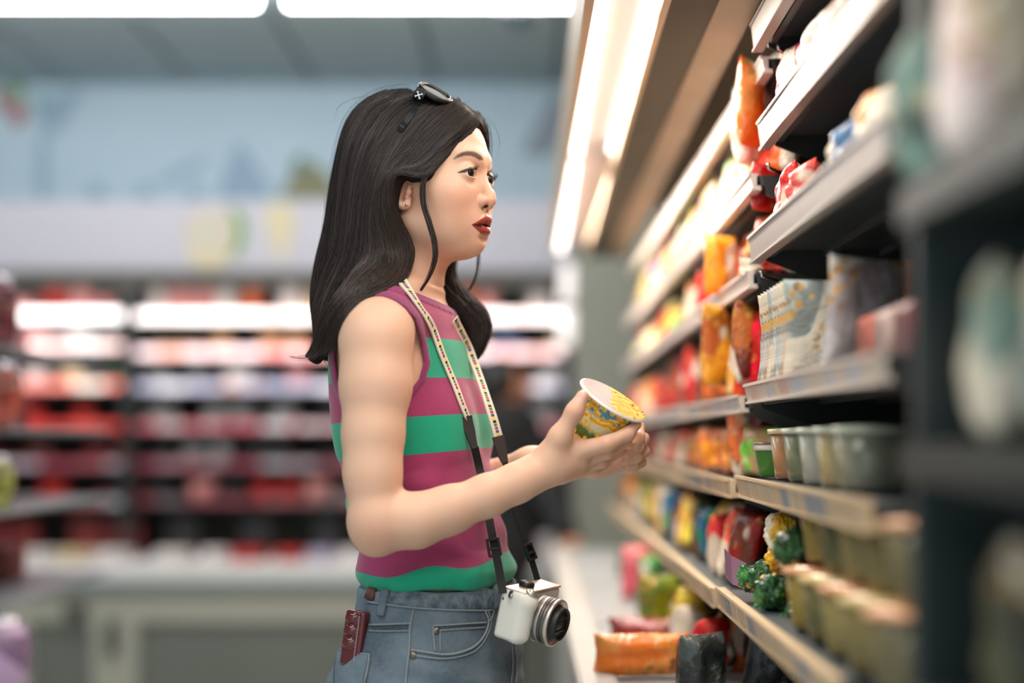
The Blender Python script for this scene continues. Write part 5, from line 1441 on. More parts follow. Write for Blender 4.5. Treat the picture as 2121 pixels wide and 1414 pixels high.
def seamline(pts, r=0.0011, lift=0.0016, n=6, mb=None):
    h, _ = on_path(JEAN_BVH, pts, n, lift)
    if len(h) > 2: (mb or seam).tube(h, r, 6)
dk = MB()
seamline([(762, 1246), (800, 1252), (860, 1259), (930, 1263), (1000, 1264), (1018, 1263)], 0.0013, 0.0020)
seamline([(857, 1262), (850, 1300), (848, 1345), (842, 1400), (838, 1440)], 0.0013)
seamline([(1002, 1264), (1010, 1285), (1003, 1312), (985, 1335), (960, 1348), (920, 1355), (852, 1346)], 0.0015)
seamline([(1008, 1264), (1015, 1287), (1006, 1318), (988, 1343), (960, 1357), (915, 1364), (852, 1357)], 0.0010)
seamline([(898, 1296), (930, 1294), (970, 1291), (1006, 1289)], 0.0012)
seamline([(900, 1306), (930, 1304), (970, 1301), (1003, 1299)], 0.0009)
seamline([(897, 1296), (898, 1320), (901, 1349)], 0.0012)
seamline([(911, 1306), (911, 1325), (912, 1349)], 0.0009)
seamline([(765, 1294), (800, 1293), (850, 1291)], 0.0012)
seamline([(764, 1306), (800, 1307), (848, 1306)], 0.0009)
seamline([(702, 1346), (725, 1352), (750, 1354), (767, 1355)], 0.0014, 0.0022)
seamline([(702, 1361), (725, 1366), (750, 1367), (762, 1367)], 0.0009)
seamline([(767, 1355), (764, 1380), (757, 1414), (752, 1440)], 0.0014, 0.0022)
seamline([(752, 1372), (748, 1400), (743, 1440)], 0.0009)
seamline([(1018, 1225), (1022, 1250), (1018, 1275), (1012, 1286)], 0.0014)
seamline([(1064, 1330), (1068, 1370), (1066, 1414), (1062, 1440)], 0.0013)
seamline([(1058, 1335), (1060, 1370), (1057, 1414)], 0.0010)
under_jeans(seam.build('seam', stitch_m, None, True))
thr = MB()
def threads(p0, p1, p2, p3, n):
    """short cross stitches of a topstitched hem"""
    for i in range(n):
        f = (i+0.5)/n; a = np.array(p0)*(1-f)+np.array(p1)*f; b = np.array(p2)*(1-f)+np.array(p3)*f
        h1, _ = on(JEAN_BVH, a[0], a[1], 0.0010); h2, _ = on(JEAN_BVH, b[0], b[1], 0.0010)
        if h1 and h2: thr.tube([h1, h2], 0.0004, 4)
threads((903, 1297), (1003, 1291), (903, 1305), (1002, 1299), 26)
threads((770, 1295), (846, 1293), (770, 1305), (846, 1305), 20)
tag(under_jeans(thr.build('stitching', dark_m, None)), kind='stuff')
# belt loops
for tp, bt in (([(812, 1201), (808, 1225), (803, 1250), (797, 1277)], [(798, 1201), (794, 1225), (789, 1250), (784, 1275)]),
               ([(1036, 1213), (1032, 1235), (1028, 1255)], [(1020, 1213), (1020, 1235), (1019, 1262)])):
    strip('belt_loop', denim, tp, bt, 0.0062, 5, jeans)
# leather patch at the back
leather_m = pbsdf('brown_leather', srgb(92, 50, 40), 0.5)
strip('leather_patch', leather_m, [(767, 1205), (784, 1205)], [(760, 1240), (775, 1243)], 0.0045, 6, jeans)
# rivets
rivet_m = pbsdf('aged_brass', srgb(120, 110, 100), 0.35, 1.0)
for px, py in ((904, 1306), (856, 1357), (755, 1363)):
    h, n = on(JEAN_BVH, px, py, 0.0010)
    M = Matrix.Translation(h) @ n.to_track_quat('Z', 'Y').to_matrix().to_4x4()
    under_jeans(MB().lathe([(0.0001, 0), (0.0042, 0), (0.0044, 0.0008), (0.0034, 0.0016), (0.0020, 0.0012), (0.0014, 0.0022), (0.0001, 0.0024)], 16, M).build('rivet', rivet_m, None, True))
# back pocket panel
strip('pocket', denim, [(700, 1350), (730, 1354), (766, 1357)], [(694, 1440), (722, 1440), (750, 1440)], 0.0050, 6, jeans)

# ------------------------------------------------------------------ shoes (below the frame)
shoe_m = pbsdf('white_canvas', srgb(222, 220, 214), 0.7)
for s in (1, -1):
    f = ft(880 if s > 0 else 870, s)
    g = Grid((f[0]-0.12, f[1]-0.12, 0.0), (f[0]+0.22, f[1]+0.10, 0.16), 0.004)
    d = Vector((TF.u[0], TF.u[1], 0)); p = Vector((f[0], f[1], 0))
    fr = Frame((f[0], f[1], 0), TF.u, TF.w, TF.z)
    g.run([op_cone((-0.02, 0, 0.045), (0.02, 0, 0.05), 0.040, 0.040, 0.02, fr=fr), op_cone((0.02, 0, 0.045), (0.13, 0, 0.032), 0.040, 0.032, 0.02, fr=fr),
           op_cone((0, 0, 0.05), (0, 0, 0.12), 0.040, 0.038, 0.02, fr=fr)])
    g.F = np.maximum(g.F, 0.004-g.ax[2][None, None, :]).astype(np.float32)
    v, q = g.mesh(); o = wlink('shoe', v, q, shoe_m)
    sole = MB(); A = []
    for i in range(24):
        a = 2*PI*i/24; L = 0.105 if math.cos(a) > 0 else 0.07
        A.append(p+d*(0.055*0+math.cos(a)*(0.165 if math.cos(a) > 0 else 0.063))+Vector((TF.w[0], TF.w[1], 0))*math.sin(a)*0.042)
    sole.add([a+Vector((0, 0, 0.0)) for a in A]+[a+Vector((0, 0, 0.018)) for a in A], [tuple(range(24))[::-1], tuple(range(24, 48))]+[(i, (i+1) % 24, 24+(i+1) % 24, 24+i) for i in range(24)])
    so = sole.build('sole', shoe_m, None); so.parent = o; so.matrix_parent_inverse = WO
# ------------------------------------------------------------------ hair
GA = [(988,248,1.925),(966,276,1.90),(940,299,1.885),(914,324,1.872),(896,344,1.866),(882,360,1.862),(866,367,1.858),(848,360,1.856),(828,346,1.855),(809,354,1.855),(802,388,1.857),(804,430,1.862),(824,480,1.872),(838,520,1.875),(832,555,1.87),(808,590,1.835),(762,614,1.795),(727,638,1.78),(702,666,1.78),(688,705,1.80),(676,735,1.82)]
GB = [(965,222,1.93),(935,245,1.90),(900,275,1.88),(868,310,1.868),(835,335,1.858),(798,358,1.852),(780,397,1.851),(778,440,1.852),(792,495,1.858),(800,535,1.86),(788,570,1.84),(758,600,1.805),(720,630,1.79),(690,662,1.795),(672,700,1.82),(660,735,1.85)]
GC = [(935,208,1.93),(900,225,1.90),(862,255,1.875),(830,295,1.86),(805,335,1.853),(785,375,1.85),(772,425,1.85),(768,480,1.852),(770,530,1.856),(755,575,1.85),(725,612,1.825),(695,645,1.82),(672,680,1.84),(665,715,1.865),(640,742,1.87)]
GD = [(895,200,1.93),(850,215,1.895),(810,245,1.87),(780,290,1.858),(762,340,1.855),(750,400,1.855),(742,460,1.86),(735,520,1.865),(722,570,1.87),(700,610,1.87),(680,645,1.875),(665,680,1.88),(662,715,1.88),(650,748,1.88)]
GE = [(860,197,1.935),(805,208,1.92),(765,234,1.90),(740,275,1.89),(724,330,1.886),(714,400,1.886),(706,460,1.89),(698,520,1.895),(686,570,1.90),(670,615,1.90),(660,655,1.90),(660,695,1.90),(668,730,1.90),(690,752,1.90)]
GF = [(850,196,1.945),(790,200,1.945),(748,225,1.945),(722,265,1.94),(708,320,1.94),(698,370,1.94),(690,420,1.94),(682,480,1.94),(668,535,1.94),(656,595,1.94),(652,640,1.94),(658,680,1.93),(656,712,1.93),(632,738,1.93)]
GG = [(858,196,1.955),(800,208,1.975),(768,240,2.0),(750,290,2.01),(742,350,2.015),(735,420,2.02),(728,490,2.015),(718,550,2.01),(706,610,2.0),(696,660,1.99),(694,710,1.98),(690,745,1.97)]
GH = [(885,197,1.955),(850,225,1.995),(825,280,2.02),(812,350,2.028),(805,430,2.03),(800,500,2.02),(795,560,2.01),(785,620,2.0),(775,680,1.99)]
GJ = [(940,205,1.95),(945,250,1.995),(935,330,2.02),(915,420,2.025),(900,500,2.015),(902,560,2.005),(914,600,2.0),(942,634,1.99),(970,660,1.985),(988,690,1.98),(991,715,1.975),(989,736,1.97)]
GI = [(984,240,1.935),(999,262,1.955),(1003,300,1.975),(996,345,1.99),(975,400,2.0),(955,450,2.005),(940,500,2.0),(930,550,1.995),(927,582,1.995),(947,610,1.99),(977,633,1.985),(1004,656,1.98),(1012,684,1.975),(1001,712,1.97),(990,738,1.97)]
def guide(G, n=26):
    A = spline([tuple(P(*q)) for q in G], 6); d = np.r_[0, np.cumsum(np.linalg.norm(np.diff(A, axis=0), axis=1))]
    q = np.linspace(0, d[-1], n); return np.stack([np.interp(q, d, A[:, i]) for i in range(3)], 1)
GS = {k: guide(v) for k, v in dict(A=GA, B=GB, C=GC, D=GD, E=GE, F=GF, G=GG, H=GH, I=GI, J=GJ).items()}

def rad_at(i, n, r0, r1, tip):
    f = i/(n-1); r = r0+(r1-r0)*min(f/0.4, 1)
    return r*(1-max(0, (f-0.62)/0.38)**1.3*(1-tip))
h_ops = []
for k, (r0, r1, tip) in dict(A=(.004, .0068, .25), B=(.008, .014, .3), C=(.009, .017, .3), D=(.010, .019, .3), E=(.010, .019, .25), F=(.006, .013, .25), G=(.010, .02, .3), H=(.010, .02, .5), J=(.006, .012, .5), I=(.0035, .0090, .35)).items():
    g = GS[k]; n = len(g)
    # sink the chains by their radius so their outside follows the outline
    cen = np.array(HF.pt(-0.01, 0, 0.03)); L = []
    for i in range(n):
        r = rad_at(i, n, r0, r1, tip); d = cen-g[i]; d[2] *= 0.25 if i > 8 else 1.0; d = d/np.linalg.norm(d)
        L.append((tuple(g[i]+d*r*(0.9 if k not in 'AI' or i > 7 else 0.2)), r))
    for i in range(n-1):
        h_ops.append(op_cone(L[i][0], L[i+1][0], L[i][1], L[i+1][1], 0.013))
cap_ops = [op_ell((0.003, 0, 0.047), (0.0965, 0.0775, 0.0865), 0.01, fr=HF)]
gh = Grid((P(585, 0, 1.94).x, 1.77, P(0, 770, 1.94).z), (P(1060, 0, 1.94).x, 2.06, P(0, 172, 1.94).z), 0.0023)
gh.run(cap_ops)
X, Y, Z = np.meshgrid(*gh.ax, indexing='ij')
HAIRLINE = [(1030, 240), (993, 249), (960, 280), (928, 309), (896, 342), (874, 376), (856, 371), (838, 360), (815, 350), (807, 365), (803, 400), (807, 440), (838, 486), (846, 512), (600, 520), (600, 100), (1030, 100)]
m = (gh.F < 0.02).ravel(); VV = np.stack([X.ravel()[m], Y.ravel()[m], Z.ravel()[m]], 1).astype(float)
N_, u_, w_, z_ = mirror_near(VV, HF)
cut = poly_sd(pix(N_), HAIRLINE)/1560.0
FF = gh.F.ravel(); FF[m] = np.maximum(FF[m], cut); gh.F = FF.reshape(gh.F.shape).astype(np.float32)
del X, Y, Z
gh.run(h_ops)
# shallow combed furrows running with the locks are left to the strands; mesh is the dark under-layer
HV, HQ = gh.mesh(); del gh
hair_m = pbsdf('dark_hair', srgb(30, 25, 24), 0.75, **{'Specular IOR Level': 0.15})
hair = wlink('hair', HV, HQ, hair_m)
HAIR_BVH = BVHTree.FromPolygons([Vector(v) for v in HV], [tuple(q) for q in HQ])

def strands_mesh(PT, RD):
    """(n, k, 3) points, (n, k) radii -> three sided tubes"""
    n, k, _ = PT.shape
    T = np.gradient(PT, axis=1); T /= np.maximum(np.linalg.norm(T, axis=2, keepdims=True), 1e-9)
    ref = np.array([0.31, 0.93, 0.2]); A = np.cross(T, ref); A /= np.maximum(np.linalg.norm(A, axis=2, keepdims=True), 1e-9); B = np.cross(T, A)
    ring = [PT+(A*math.cos(a)+B*math.sin(a))*RD[..., None] for a in (0, 2*PI/3, 4*PI/3)]
    V = np.stack(ring, 2).reshape(-1, 3)
    i = (np.arange(n)[:, None]*k+np.arange(k-1)[None, :]).ravel()*3
    Q = np.concatenate([np.stack([i+a, i+(a+1) % 3, i+3+(a+1) % 3, i+3+a], 1) for a in range(3)])
    return V, Q
def reproject(G, n=26):
    out = []
    for (px, py, Y) in G:
        hh = None
        if py < 560: hh = HAIR_BVH.ray_cast(CAM0, (P(px, py, 1.0)-CAM0).normalized())[0]
        out.append(tuple(hh) if hh is not None and hh.y < 1.965 else tuple(P(px, py, Y)))
    A = spline(out, 6); d = np.r_[0, np.cumsum(np.linalg.norm(np.diff(A, axis=0), axis=1))]
    q = np.linspace(0, d[-1], n); return np.stack([np.interp(q, d, A[:, i]) for i in range(3)], 1)
for k_, g_ in dict(A=GA, B=GB, C=GC, D=GD, E=GE).items(): GS[k_] = reproject(g_)
rng = np.random.default_rng(7)
def make_strands(pairs, count, K=30, follow=True, rad=(0.00030, 0.00050), fr=0.0011, free_tip=0.80, outmax=0.0035):
    PT = []
    for _ in range(count):
        a, b = pairs[rng.integers(len(pairs))]; f = rng.random()
        if a == 'A': f = f*1.9-0.9
        if f < 0: fv = f*np.interp(np.linspace(0, 1, len(GS[a])), [0, 0.40, 0.52, 1], [0.30, 0.12, 1.0, 1.0])[:, None]
        else: fv = f
        g = GS[a]*(1-fv)+GS[b]*fv
        s0 = rng.random()*0.10 if rng.random() < 0.8 else rng.random()*0.5; s1 = 1.0-abs(rng.normal(0, 0.06))
        q = np.linspace(s0, max(s1, s0+0.3), K)*(len(g)-1)
        p = np.stack([np.interp(q, np.arange(len(g)), g[:, i]) for i in range(3)], 1)
        t = np.linspace(0, 1, K)
        ph = rng.random(3)*6.28; amp = fr*(0.4+1.6*t+3.0*np.clip(t-0.6, 0, 1)*2)[:, None]
        p = p+np.stack([np.sin(t*7+ph[0]), np.sin(t*6+ph[1])*1.2, np.sin(t*5+ph[2])*0.6], 1)*amp
        p += rng.normal(0, 0.0022, 3)*np.clip(t*2, 0.15, 1)[:, None]
        if follow:
            out = rng.random()**2*outmax+0.0004
            for i in range(K):
                loc, nn, _, dist = HAIR_BVH.find_nearest(Vector(p[i]))
                if loc is None: continue
                tgt = np.array(loc)+np.array(nn)*out
                fr_ = q[i]/(len(g)-1)
                wgt = 1.0 if fr_ < free_tip else max(0.35, 1-(fr_-free_tip)/(1-free_tip))
                p[i] = p[i]*(1-wgt)+tgt*wgt
            p[1:-1] = (p[:-2]+2*p[1:-1]+p[2:])/4
        PT.append(p)
    PT = np.array(PT); n = len(PT); r = rng.uniform(rad[0], rad[1], n)[:, None]*np.clip((1.02-np.linspace(0, 1, PT.shape[1]))*4, 0.25, 1)[None, :]
    return PT, r
strand_m = pbsdf('hair_strand', srgb(52, 40, 36), 0.38, **{'Specular IOR Level': 0.5})
t = NT(strand_m)
rc = t.attr('shade')
t.color(t.ramp(rc, [(0.0, srgb(22, 19, 20)), (0.5, srgb(46, 39, 37)), (0.8, srgb(76, 61, 53)), (1.0, srgb(122, 96, 80))]))
def add_strands(name, PT, RD):
    V, Q = strands_mesh(PT, RD)
    o = wlink(name, V, Q, strand_m); tag(o, kind='stuff')
    low = 1-np.clip((V[:, 2]-1.25)/0.30, 0, 1)
    sh = np.repeat(np.clip(rng.normal(0.42, 0.2, len(PT)), 0, 1), PT.shape[1]*3)
    fattr(o.data, 'shade', np.clip(sh*0.85+0.24*low, 0, 1)); return o
P1, R1 = make_strands([('A', 'B'), ('B', 'C'), ('C', 'D'), ('D', 'E'), ('E', 'F'), ('A', 'B')], 5200, rad=(0.00020, 0.00038))
P2, R2 = make_strands([('F', 'G'), ('G', 'H'), ('H', 'J'), ('J', 'I')], 1000, rad=(0.0002, 0.0004))
P3, R3 = make_strands([('J', 'I')], 1100, rad=(0.0002, 0.0004), outmax=0.005)
add_strands('hair_strands', np.concatenate([P1, P2, P3]), np.concatenate([R1, R2, R3]))
# loose locks
def lock(G, n, spread, rad=(0.00022, 0.00040), taper=True):
    g = guide(G, 30); out = []
    for _ in range(n):
        off = rng.normal(0, 1, 3)*spread; t = np.linspace(0, 1, 30)[:, None]; env = 0.35+0.65*np.sin(PI*np.clip(t*0.9+0.1, 0, 1))
        w = np.sin(t*9+rng.random()*6)*rng.normal(0, 0.0006)
        out.append(g+off*env+w*np.array([1, 0.3, 0.2]))
    PT = np.array(out); r = rng.uniform(rad[0], rad[1], n)[:, None]*np.clip((1.02-np.linspace(0, 1, 30))*3, 0.3, 1)[None, :]
    return PT, r
L1 = lock([(905,325,1.862),(888,350,1.858),(876,385,1.853),(878,425,1.850),(890,465,1.848),(901,505,1.848),(901,540,1.85),(886,578,1.86),(863,612,1.875)], 85, 0.0019)
L2 = lock([(996,500,2.0),(991,530,2.0),(989,555,1.995),(980,585,1.99),(968,605,1.985),(955,628,1.98)], 26, 0.0010)
L3 = lock([(880,400,1.853),(893,440,1.851),(912,475,1.852),(925,492,1.856)], 5, 0.0012, (0.00012, 0.0002))
L4 = lock([(690,660,1.83),(680,700,1.83),(655,735,1.835),(620,742,1.835),(600,739,1.835)], 16, 0.0035, (0.0002, 0.0003))
L5 = lock([(985,235,1.93),(1015,250,1.93),(1035,290,1.93),(1030,330,1.93)], 2, 0.001, (0.00010, 0.00016))
L6 = lock([(960,285,1.885),(956,320,1.872),(948,350,1.868),(925,372,1.862),(890,385,1.860)], 3, 0.0015, (0.00008, 0.00013))
L7 = lock([(790,200,1.93),(745,195,1.93),(700,215,1.93),(690,250,1.93)], 2, 0.004, (0.00010, 0.00015))
L8 = lock([(836,480,1.868),(850,520,1.866),(846,560,1.868),(835,590,1.87)], 14, 0.0035, (0.00012, 0.00022))
FL = []
for LL in (L1, L2, L4, L5, L7, L8): FL.append(LL)
add_strands('loose_hair', np.concatenate([a[0] for a in FL]), np.concatenate([a[1] for a in FL]))
# little hairs lifting off the silhouette
P4, R4 = make_strands([('E', 'F'), ('D', 'E'), ('F', 'G'), ('B', 'C')], 90, rad=(0.00010, 0.00018), fr=0.0035, outmax=0.010, free_tip=0.5)
add_strands('flyaway_hair', P4, R4)
# ------------------------------------------------------------------ sunglasses pushed up on the head
glass_frame_m = pbsdf('black_acetate', srgb(20, 22, 26), 0.18)
temple_m = pbsdf('satin_black', srgb(20, 24, 28), 0.45, **{'Specular IOR Level': 0.25})
white_m = pbsdf('white_enamel', srgb(235, 235, 238), 0.4)
gold_m = pbsdf('thin_metal_rim', srgb(170, 160, 140), 0.35, 1.0)
lens_m = pbsdf('smoked_lens', srgb(30, 37, 40), 0.30, **{'Specular IOR Level': 0.2})
shades = empty('sunglasses', label='black sunglasses pushed up on top of her dark hair', cat='sunglasses')
U, W, Zv = Vector(HF.u), Vector(HF.w), Vector((0, 0, 1))
GAx = (U*0.86-Zv*0.51).normalized(); GN = (U*0.51+Zv*0.86).normalized()
TN = GN.copy()                                   # the temples run back along this direction
W = Vector((-0.07, -0.99, -0.10)).normalized(); GAx = (GAx-W*GAx.dot(W)).normalized()
GN = GAx.cross(W); GN = GN if GN.z > 0 else -GN
gc = P(902, 192, 1.893)
mid = gc-W*0.034
for s in (1, -1):
    c = mid+W*(0.034*s); Wb, Gb = W, GN
    rot_ = Matrix.Rotation(R(15)*s, 3, GAx)
    if (rot_ @ GN).dot(W)*s < GN.dot(W)*s: rot_ = Matrix.Rotation(-R(15)*s, 3, GAx)
    W = rot_ @ W; GN = rot_ @ GN
    ring = [(c+W*(s*0.0255*math.copysign(abs(math.cos(a))**0.86, math.cos(a)))+GAx*(0.0225*math.copysign(abs(math.sin(a))**0.86, math.sin(a)))+GN*(-0.002*abs(math.cos(a)))) for a in np.linspace(0, 2*PI, 40)]
    fm = MB().tube(ring, 0.0026, 8, cap=False, flat=1.5, up=GN).build('rim', glass_frame_m, shades, True)
    ring2 = [c+(p-c)*0.90+GN*0.0028 for p in ring]
    tg = MB().tube(ring2, 0.0005, 6, cap=False).build('trim', gold_m, shades, True)
    m = MB(); n = len(ring)-1
    vs = [c+GN*0.0030]+[c+(p-c)*0.92+GN*0.0006 for p in ring[:-1]]; vs += [v-GN*0.0016 for v in vs]
    m.add(vs, [(0, 1+i, 1+(i+1) % n) for i in range(n)]+[(n+1, n+2+(i+1) % n, n+2+i) for i in range(n)])
    m.build('lens', lens_m, shades, True)
    h0 = c+W*(s*0.0265)-GAx*0.0125
    W, GN = Wb, Gb
    tp = [h0, h0+W*s*0.003-TN*0.010, h0+W*s*0.0075-TN*0.030, h0+W*s*0.011-TN*0.052-U*0.001, h0+W*s*0.008-TN*0.076-U*0.006, h0-W*s*0.004-TN*0.110-U*0.022]
    if s > 0:
        vis = []
        for a, b in ((866, 216), (853, 238), (841, 256), (830, 271)):
            hq, nq, _, _ = HAIR_BVH.ray_cast(CAM0, (P(a, b, 1.0)-CAM0).normalized())
            if hq is not None: vis.append(Vector((hq.x, hq.y-0.0048, hq.z)))
        tp = tp[:2]+vis+[vis[-1]-TN*0.03+Vector((0, 0.014, 0))]
    tp = [Vector(q) for q in spline(tp, 5)]; wd = np.interp(np.linspace(0, 1, len(tp)), [0, 0.12, 0.3, 0.6, 1], [0.0072, 0.0070, 0.0058, 0.0036, 0.0030])
    MB().ribbon(tp, [W*s]*len(tp), list(wd), 0.0034).build('temple', temple_m, shades)
    MB().box(-0.0035, 0.0035, -0.0022, 0.0022, -0.003, 0.003, Matrix.Translation(h0-GN*0.002) @ Matrix((GAx.to_3d(), W, GN)).transposed().to_4x4(), 0.0006).build('hinge', glass_frame_m, shades)
    # small white crossed emblem on the hinge end of the temple
    e0 = h0+W*s*0.0050-TN*0.0085; em = MB()
    for a, b in ((1, 1), (1, -1)):
        d = (GAx*a+TN*b).normalized()*0.0042; em.tube([e0-d, e0+d], 0.0008, 6)
        for q in (-1, 1): em.tube([e0+d*q-W*0.0003, e0+d*q*1.22], 0.0014, 6)
    em.tube([e0-GAx*0.0008, e0+GAx*0.0008], 0.0013, 6)
    em.build('emblem', white_m, shades)
MB().tube([mid-W*0.0095-GAx*0.005, mid+GN*0.0028-GAx*0.008, mid+W*0.0095-GAx*0.005], 0.0022, 8).build('bridge', glass_frame_m, shades, True)

# ------------------------------------------------------------------ ear stud
ep = Vector(HF.pt(*HP(842, 424, 0.0755)))
m = MB(); M = Matrix.Translation(ep) @ Vector(HF.w).to_track_quat('Z', 'Y').to_matrix().to_4x4()
m.lathe([(0.0001, -0.001), (0.0017, -0.0008), (0.0021, 0.0), (0.0017, 0.0010), (0.0008, 0.0016), (0.0001, 0.0017)], 12, M)
stud = m.build('earring', pbsdf('silver', srgb(210, 208, 205), 0.15, 1.0), None, True)
tag(stud, 'tiny round silver stud earring in her ear lobe', 'earring')

# ------------------------------------------------------------------ red case in the back pocket
case_m = pbsdf('glossy_oxblood_leather', srgb(92, 20, 22), 0.16, **{'Coat Weight': 0.6, 'Coat Roughness': 0.08})
pk = empty('pocket_case', label='glossy dark red quilted case sticking out of her back pocket', cat='case')
h, nn = on(JEAN_BVH, 738, 1345, 0.004)
cen = P(737, 1312, h.y+0.002); upv = (P(741, 1268, h.y)-P(730, 1352, h.y)).normalized()
fwd = Vector((0.90, -0.42, 0)); fwd = (fwd-upv*fwd.dot(upv)).normalized(); sid = upv.cross(fwd).normalized()
CF = Frame(cen, fwd, sid, upv)
def rbox(c, hsz, r, k=0.0, mode='u', fr=WORLD):
    cw = np.array(fr.pt(*c)); f2 = Frame(cw, fr.u, fr.w, fr.z); m_ = max(hsz)*1.8
    def f(X, Y, Z):
        a, b, d = f2.loc(X, Y, Z); qa, qb, qd = np.abs(a)-hsz[0]+r, np.abs(b)-hsz[1]+r, np.abs(d)-hsz[2]+r
        return np.sqrt(np.maximum(qa, 0)**2+np.maximum(qb, 0)**2+np.maximum(qd, 0)**2)+np.minimum(np.maximum(np.maximum(qa, qb), qd), 0)-r
    return (mode, k, f, cw-m_, cw+m_)
gk = Grid(np.array(cen)-0.055, np.array(cen)+0.055, 0.0009)
kops = [rbox((0, 0, -0.006), (0.0150, 0.0085, 0.036), 0.0045, fr=CF)]
for i, zz_ in enumerate((0.020, 0.004, -0.012)):
    for s in (1, -1):
        kops.append(op_ell((-0.005, 0.0085*s, zz_), (0.0085, 0.0034, 0.0068), 0.0015, fr=CF))
        kops.append(op_cone((-0.014, 0.0095*s, zz_-0.008), (0.006, 0.0098*s, zz_-0.008), 0.0016, 0.0012, 0.002, 's', fr=CF))
for s in (1, -1): kops.append(op_cone((0.0070, 0.0090*s, 0.03), (0.0070, 0.0090*s, -0.04), 0.0007, 0.0007, 0.0015, 's', fr=CF))
gk.run(kops); kv, kq = gk.mesh(); kb = link('case_body', mesh_np('case_body', kv, kq), case_m, pk, True)
m = MB()
for i in range(22):
    z0 = 0.024-i*0.0028
    for s in (1, -1): m.tube([Vector(CF.pt(0.0074, 0.0094*s, z0)), Vector(CF.pt(0.0080, 0.0094*s, z0-0.0017))], 0.00032, 5)
tag(m.build('stitching', white_m, pk), kind='stuff')
# ------------------------------------------------------------------ noodle cup in her hands
cup = empty('noodle_cup', label='yellow and blue instant noodle cup with a sealed paper lid in her hands', cat='cup')
ca = Vector((0.50, -0.30, 0.82)).normalized(); rc_ = P(1269, 829, 1.822)
CM = Matrix.Translation(rc_) @ ca.to_track_quat('Z', 'Y').to_matrix().to_4x4()
cup_m = pbsdf('printed_cup', srgb(240, 236, 225), 0.35)
t = NT(cup_m); pv = t.attr('cv'); pa = t.attr('ca')     # height on the cup 0..1, angle
comb = t.n('ShaderNodeCombineXYZ'); t.l(pa, comb.inputs[0]); t.l(pv, comb.inputs[1])
vec = comb.outputs[0]
def voro(scale, sc=(1, 1, 1), feat='F1', out='Distance'):
    v = t.n('ShaderNodeTexVoronoi', feature=feat); v.inputs['Scale'].default_value = scale
    t.l(t.mapping(vec, sc), v.inputs['Vector']); return v.outputs[out]
nz = t.noise(5.0, 3, 0.5, vec); nz2 = t.noise(5, 2, 0.5, t.mapping(vec, (1, 1, 1), (0, 0, 0), (4.3, 1.1, 0)))
hgt = t.math('ADD', pv, t.math('MULTIPLY', t.math('SUBTRACT', nz, 0.5), 0.22))
ground = t.ramp(hgt, [(0.0, srgb(58, 74, 30)), (0.30, srgb(84, 108, 44)), (0.40, srgb(206, 202, 160)), (0.62, srgb(222, 214, 170)), (0.72, srgb(86, 140, 166)), (1.0, srgb(58, 126, 170))])
kd = voro(5.2, (1, 1.25, 1)); kern = t.math('LESS_THAN', kd, 0.44)
kmask = t.math('MULTIPLY', kern, t.math('LESS_THAN', t.math('ADD', hgt, t.math('MULTIPLY', nz2, 0.2)), 0.50))
ycol = t.mix(t.math('MULTIPLY', kd, 2.2, clamp=True), srgb(250, 214, 72), srgb(222, 164, 30))
c = t.mix(kmask, ground, ycol)
# a spray of yellow blossom / noodles on the upper half, dark sauce drops and green leaves
sw = t.n('ShaderNodeTexWave', wave_type='RINGS'); sw.inputs['Scale'].default_value = 2.2; sw.inputs['Distortion'].default_value = 7; sw.inputs['Detail'].default_value = 2
t.l(vec, sw.inputs['Vector'])
um = t.math('MULTIPLY', t.math('GREATER_THAN', nz2, 0.47), t.math('GREATER_THAN', hgt, 0.52))
c = t.mix(um, c, t.mix(sw.outputs['Fac'], srgb(226, 150, 24), srgb(250, 214, 70)))
c = t.mix(t.math('MULTIPLY', um, t.math('LESS_THAN', voro(16), 0.10*2)), c, srgb(110, 40, 20))
lv = t.math('MULTIPLY', t.math('LESS_THAN', voro(6, (1, 1, 1)), 0.20), t.math('GREATER_THAN', hgt, 0.45))
c = t.mix(t.math('MULTIPLY', lv, 0.8), c, srgb(120, 158, 48))
t.color(c)
m = MB(); H = 0.060; NSEG = 48
prof = [(0.0001, -H), (0.0300, -H), (0.0325, -H+0.0015), (0.0332, -H+0.006), (0.0350, -H*0.66), (0.0385, -H*0.33), (0.0425, -0.004), (0.0432, -0.0015)]
m.lathe(prof, NSEG, CM, cap=False)
cb = m.build('cup_body', cup_m, cup, True)
loc = np.array([tuple(CM.inverted() @ v.co) for v in cb.data.vertices])
fattr(cb.data, 'cv', (loc[:, 2]+H)/H); fattr(cb.data, 'ca', np.sin(np.arctan2(loc[:, 1], loc[:, 0]))*0+np.abs(np.arctan2(loc[:, 1], loc[:, 0]))*0.9)
rim_m = pbsdf('white_foam_rim', srgb(244, 240, 236), 0.4)
m = MB(); R0 = 0.0465
A_ = [(R0+0.0019*math.cos(a), 0.0016*math.sin(a)) for a in np.linspace(PI, -PI, 12)]
m.lathe([(0.0428, -0.001)]+[(R0+0.0022*math.cos(a), 0.0020*math.sin(a)) for a in np.linspace(-PI/2-0.6, PI/2+0.6, 10)]+[(0.0430, 0.001)], NSEG, CM, cap=False)
m.build('rim', rim_m, cup, True)
lid_m = pbsdf('printed_lid', srgb(240, 226, 190), 0.25)
t = NT(lid_m); oc = t.n('ShaderNodeTexCoord').outputs['Object']; inv = CM.inverted()
lx = t.attr('lx'); ly = t.attr('ly'); comb = t.n('ShaderNodeCombineXYZ'); t.l(lx, comb.inputs[0]); t.l(ly, comb.inputs[1]); vec = comb.outputs[0]
n1_ = t.noise(1.3, 2, 0.5, vec)
swr = t.n('ShaderNodeTexWave', wave_type='RINGS'); swr.inputs['Scale'].default_value = 1.6; swr.inputs['Distortion'].default_value = 12; swr.inputs['Detail'].default_value = 3; swr.inputs['Detail Scale'].default_value = 1.4
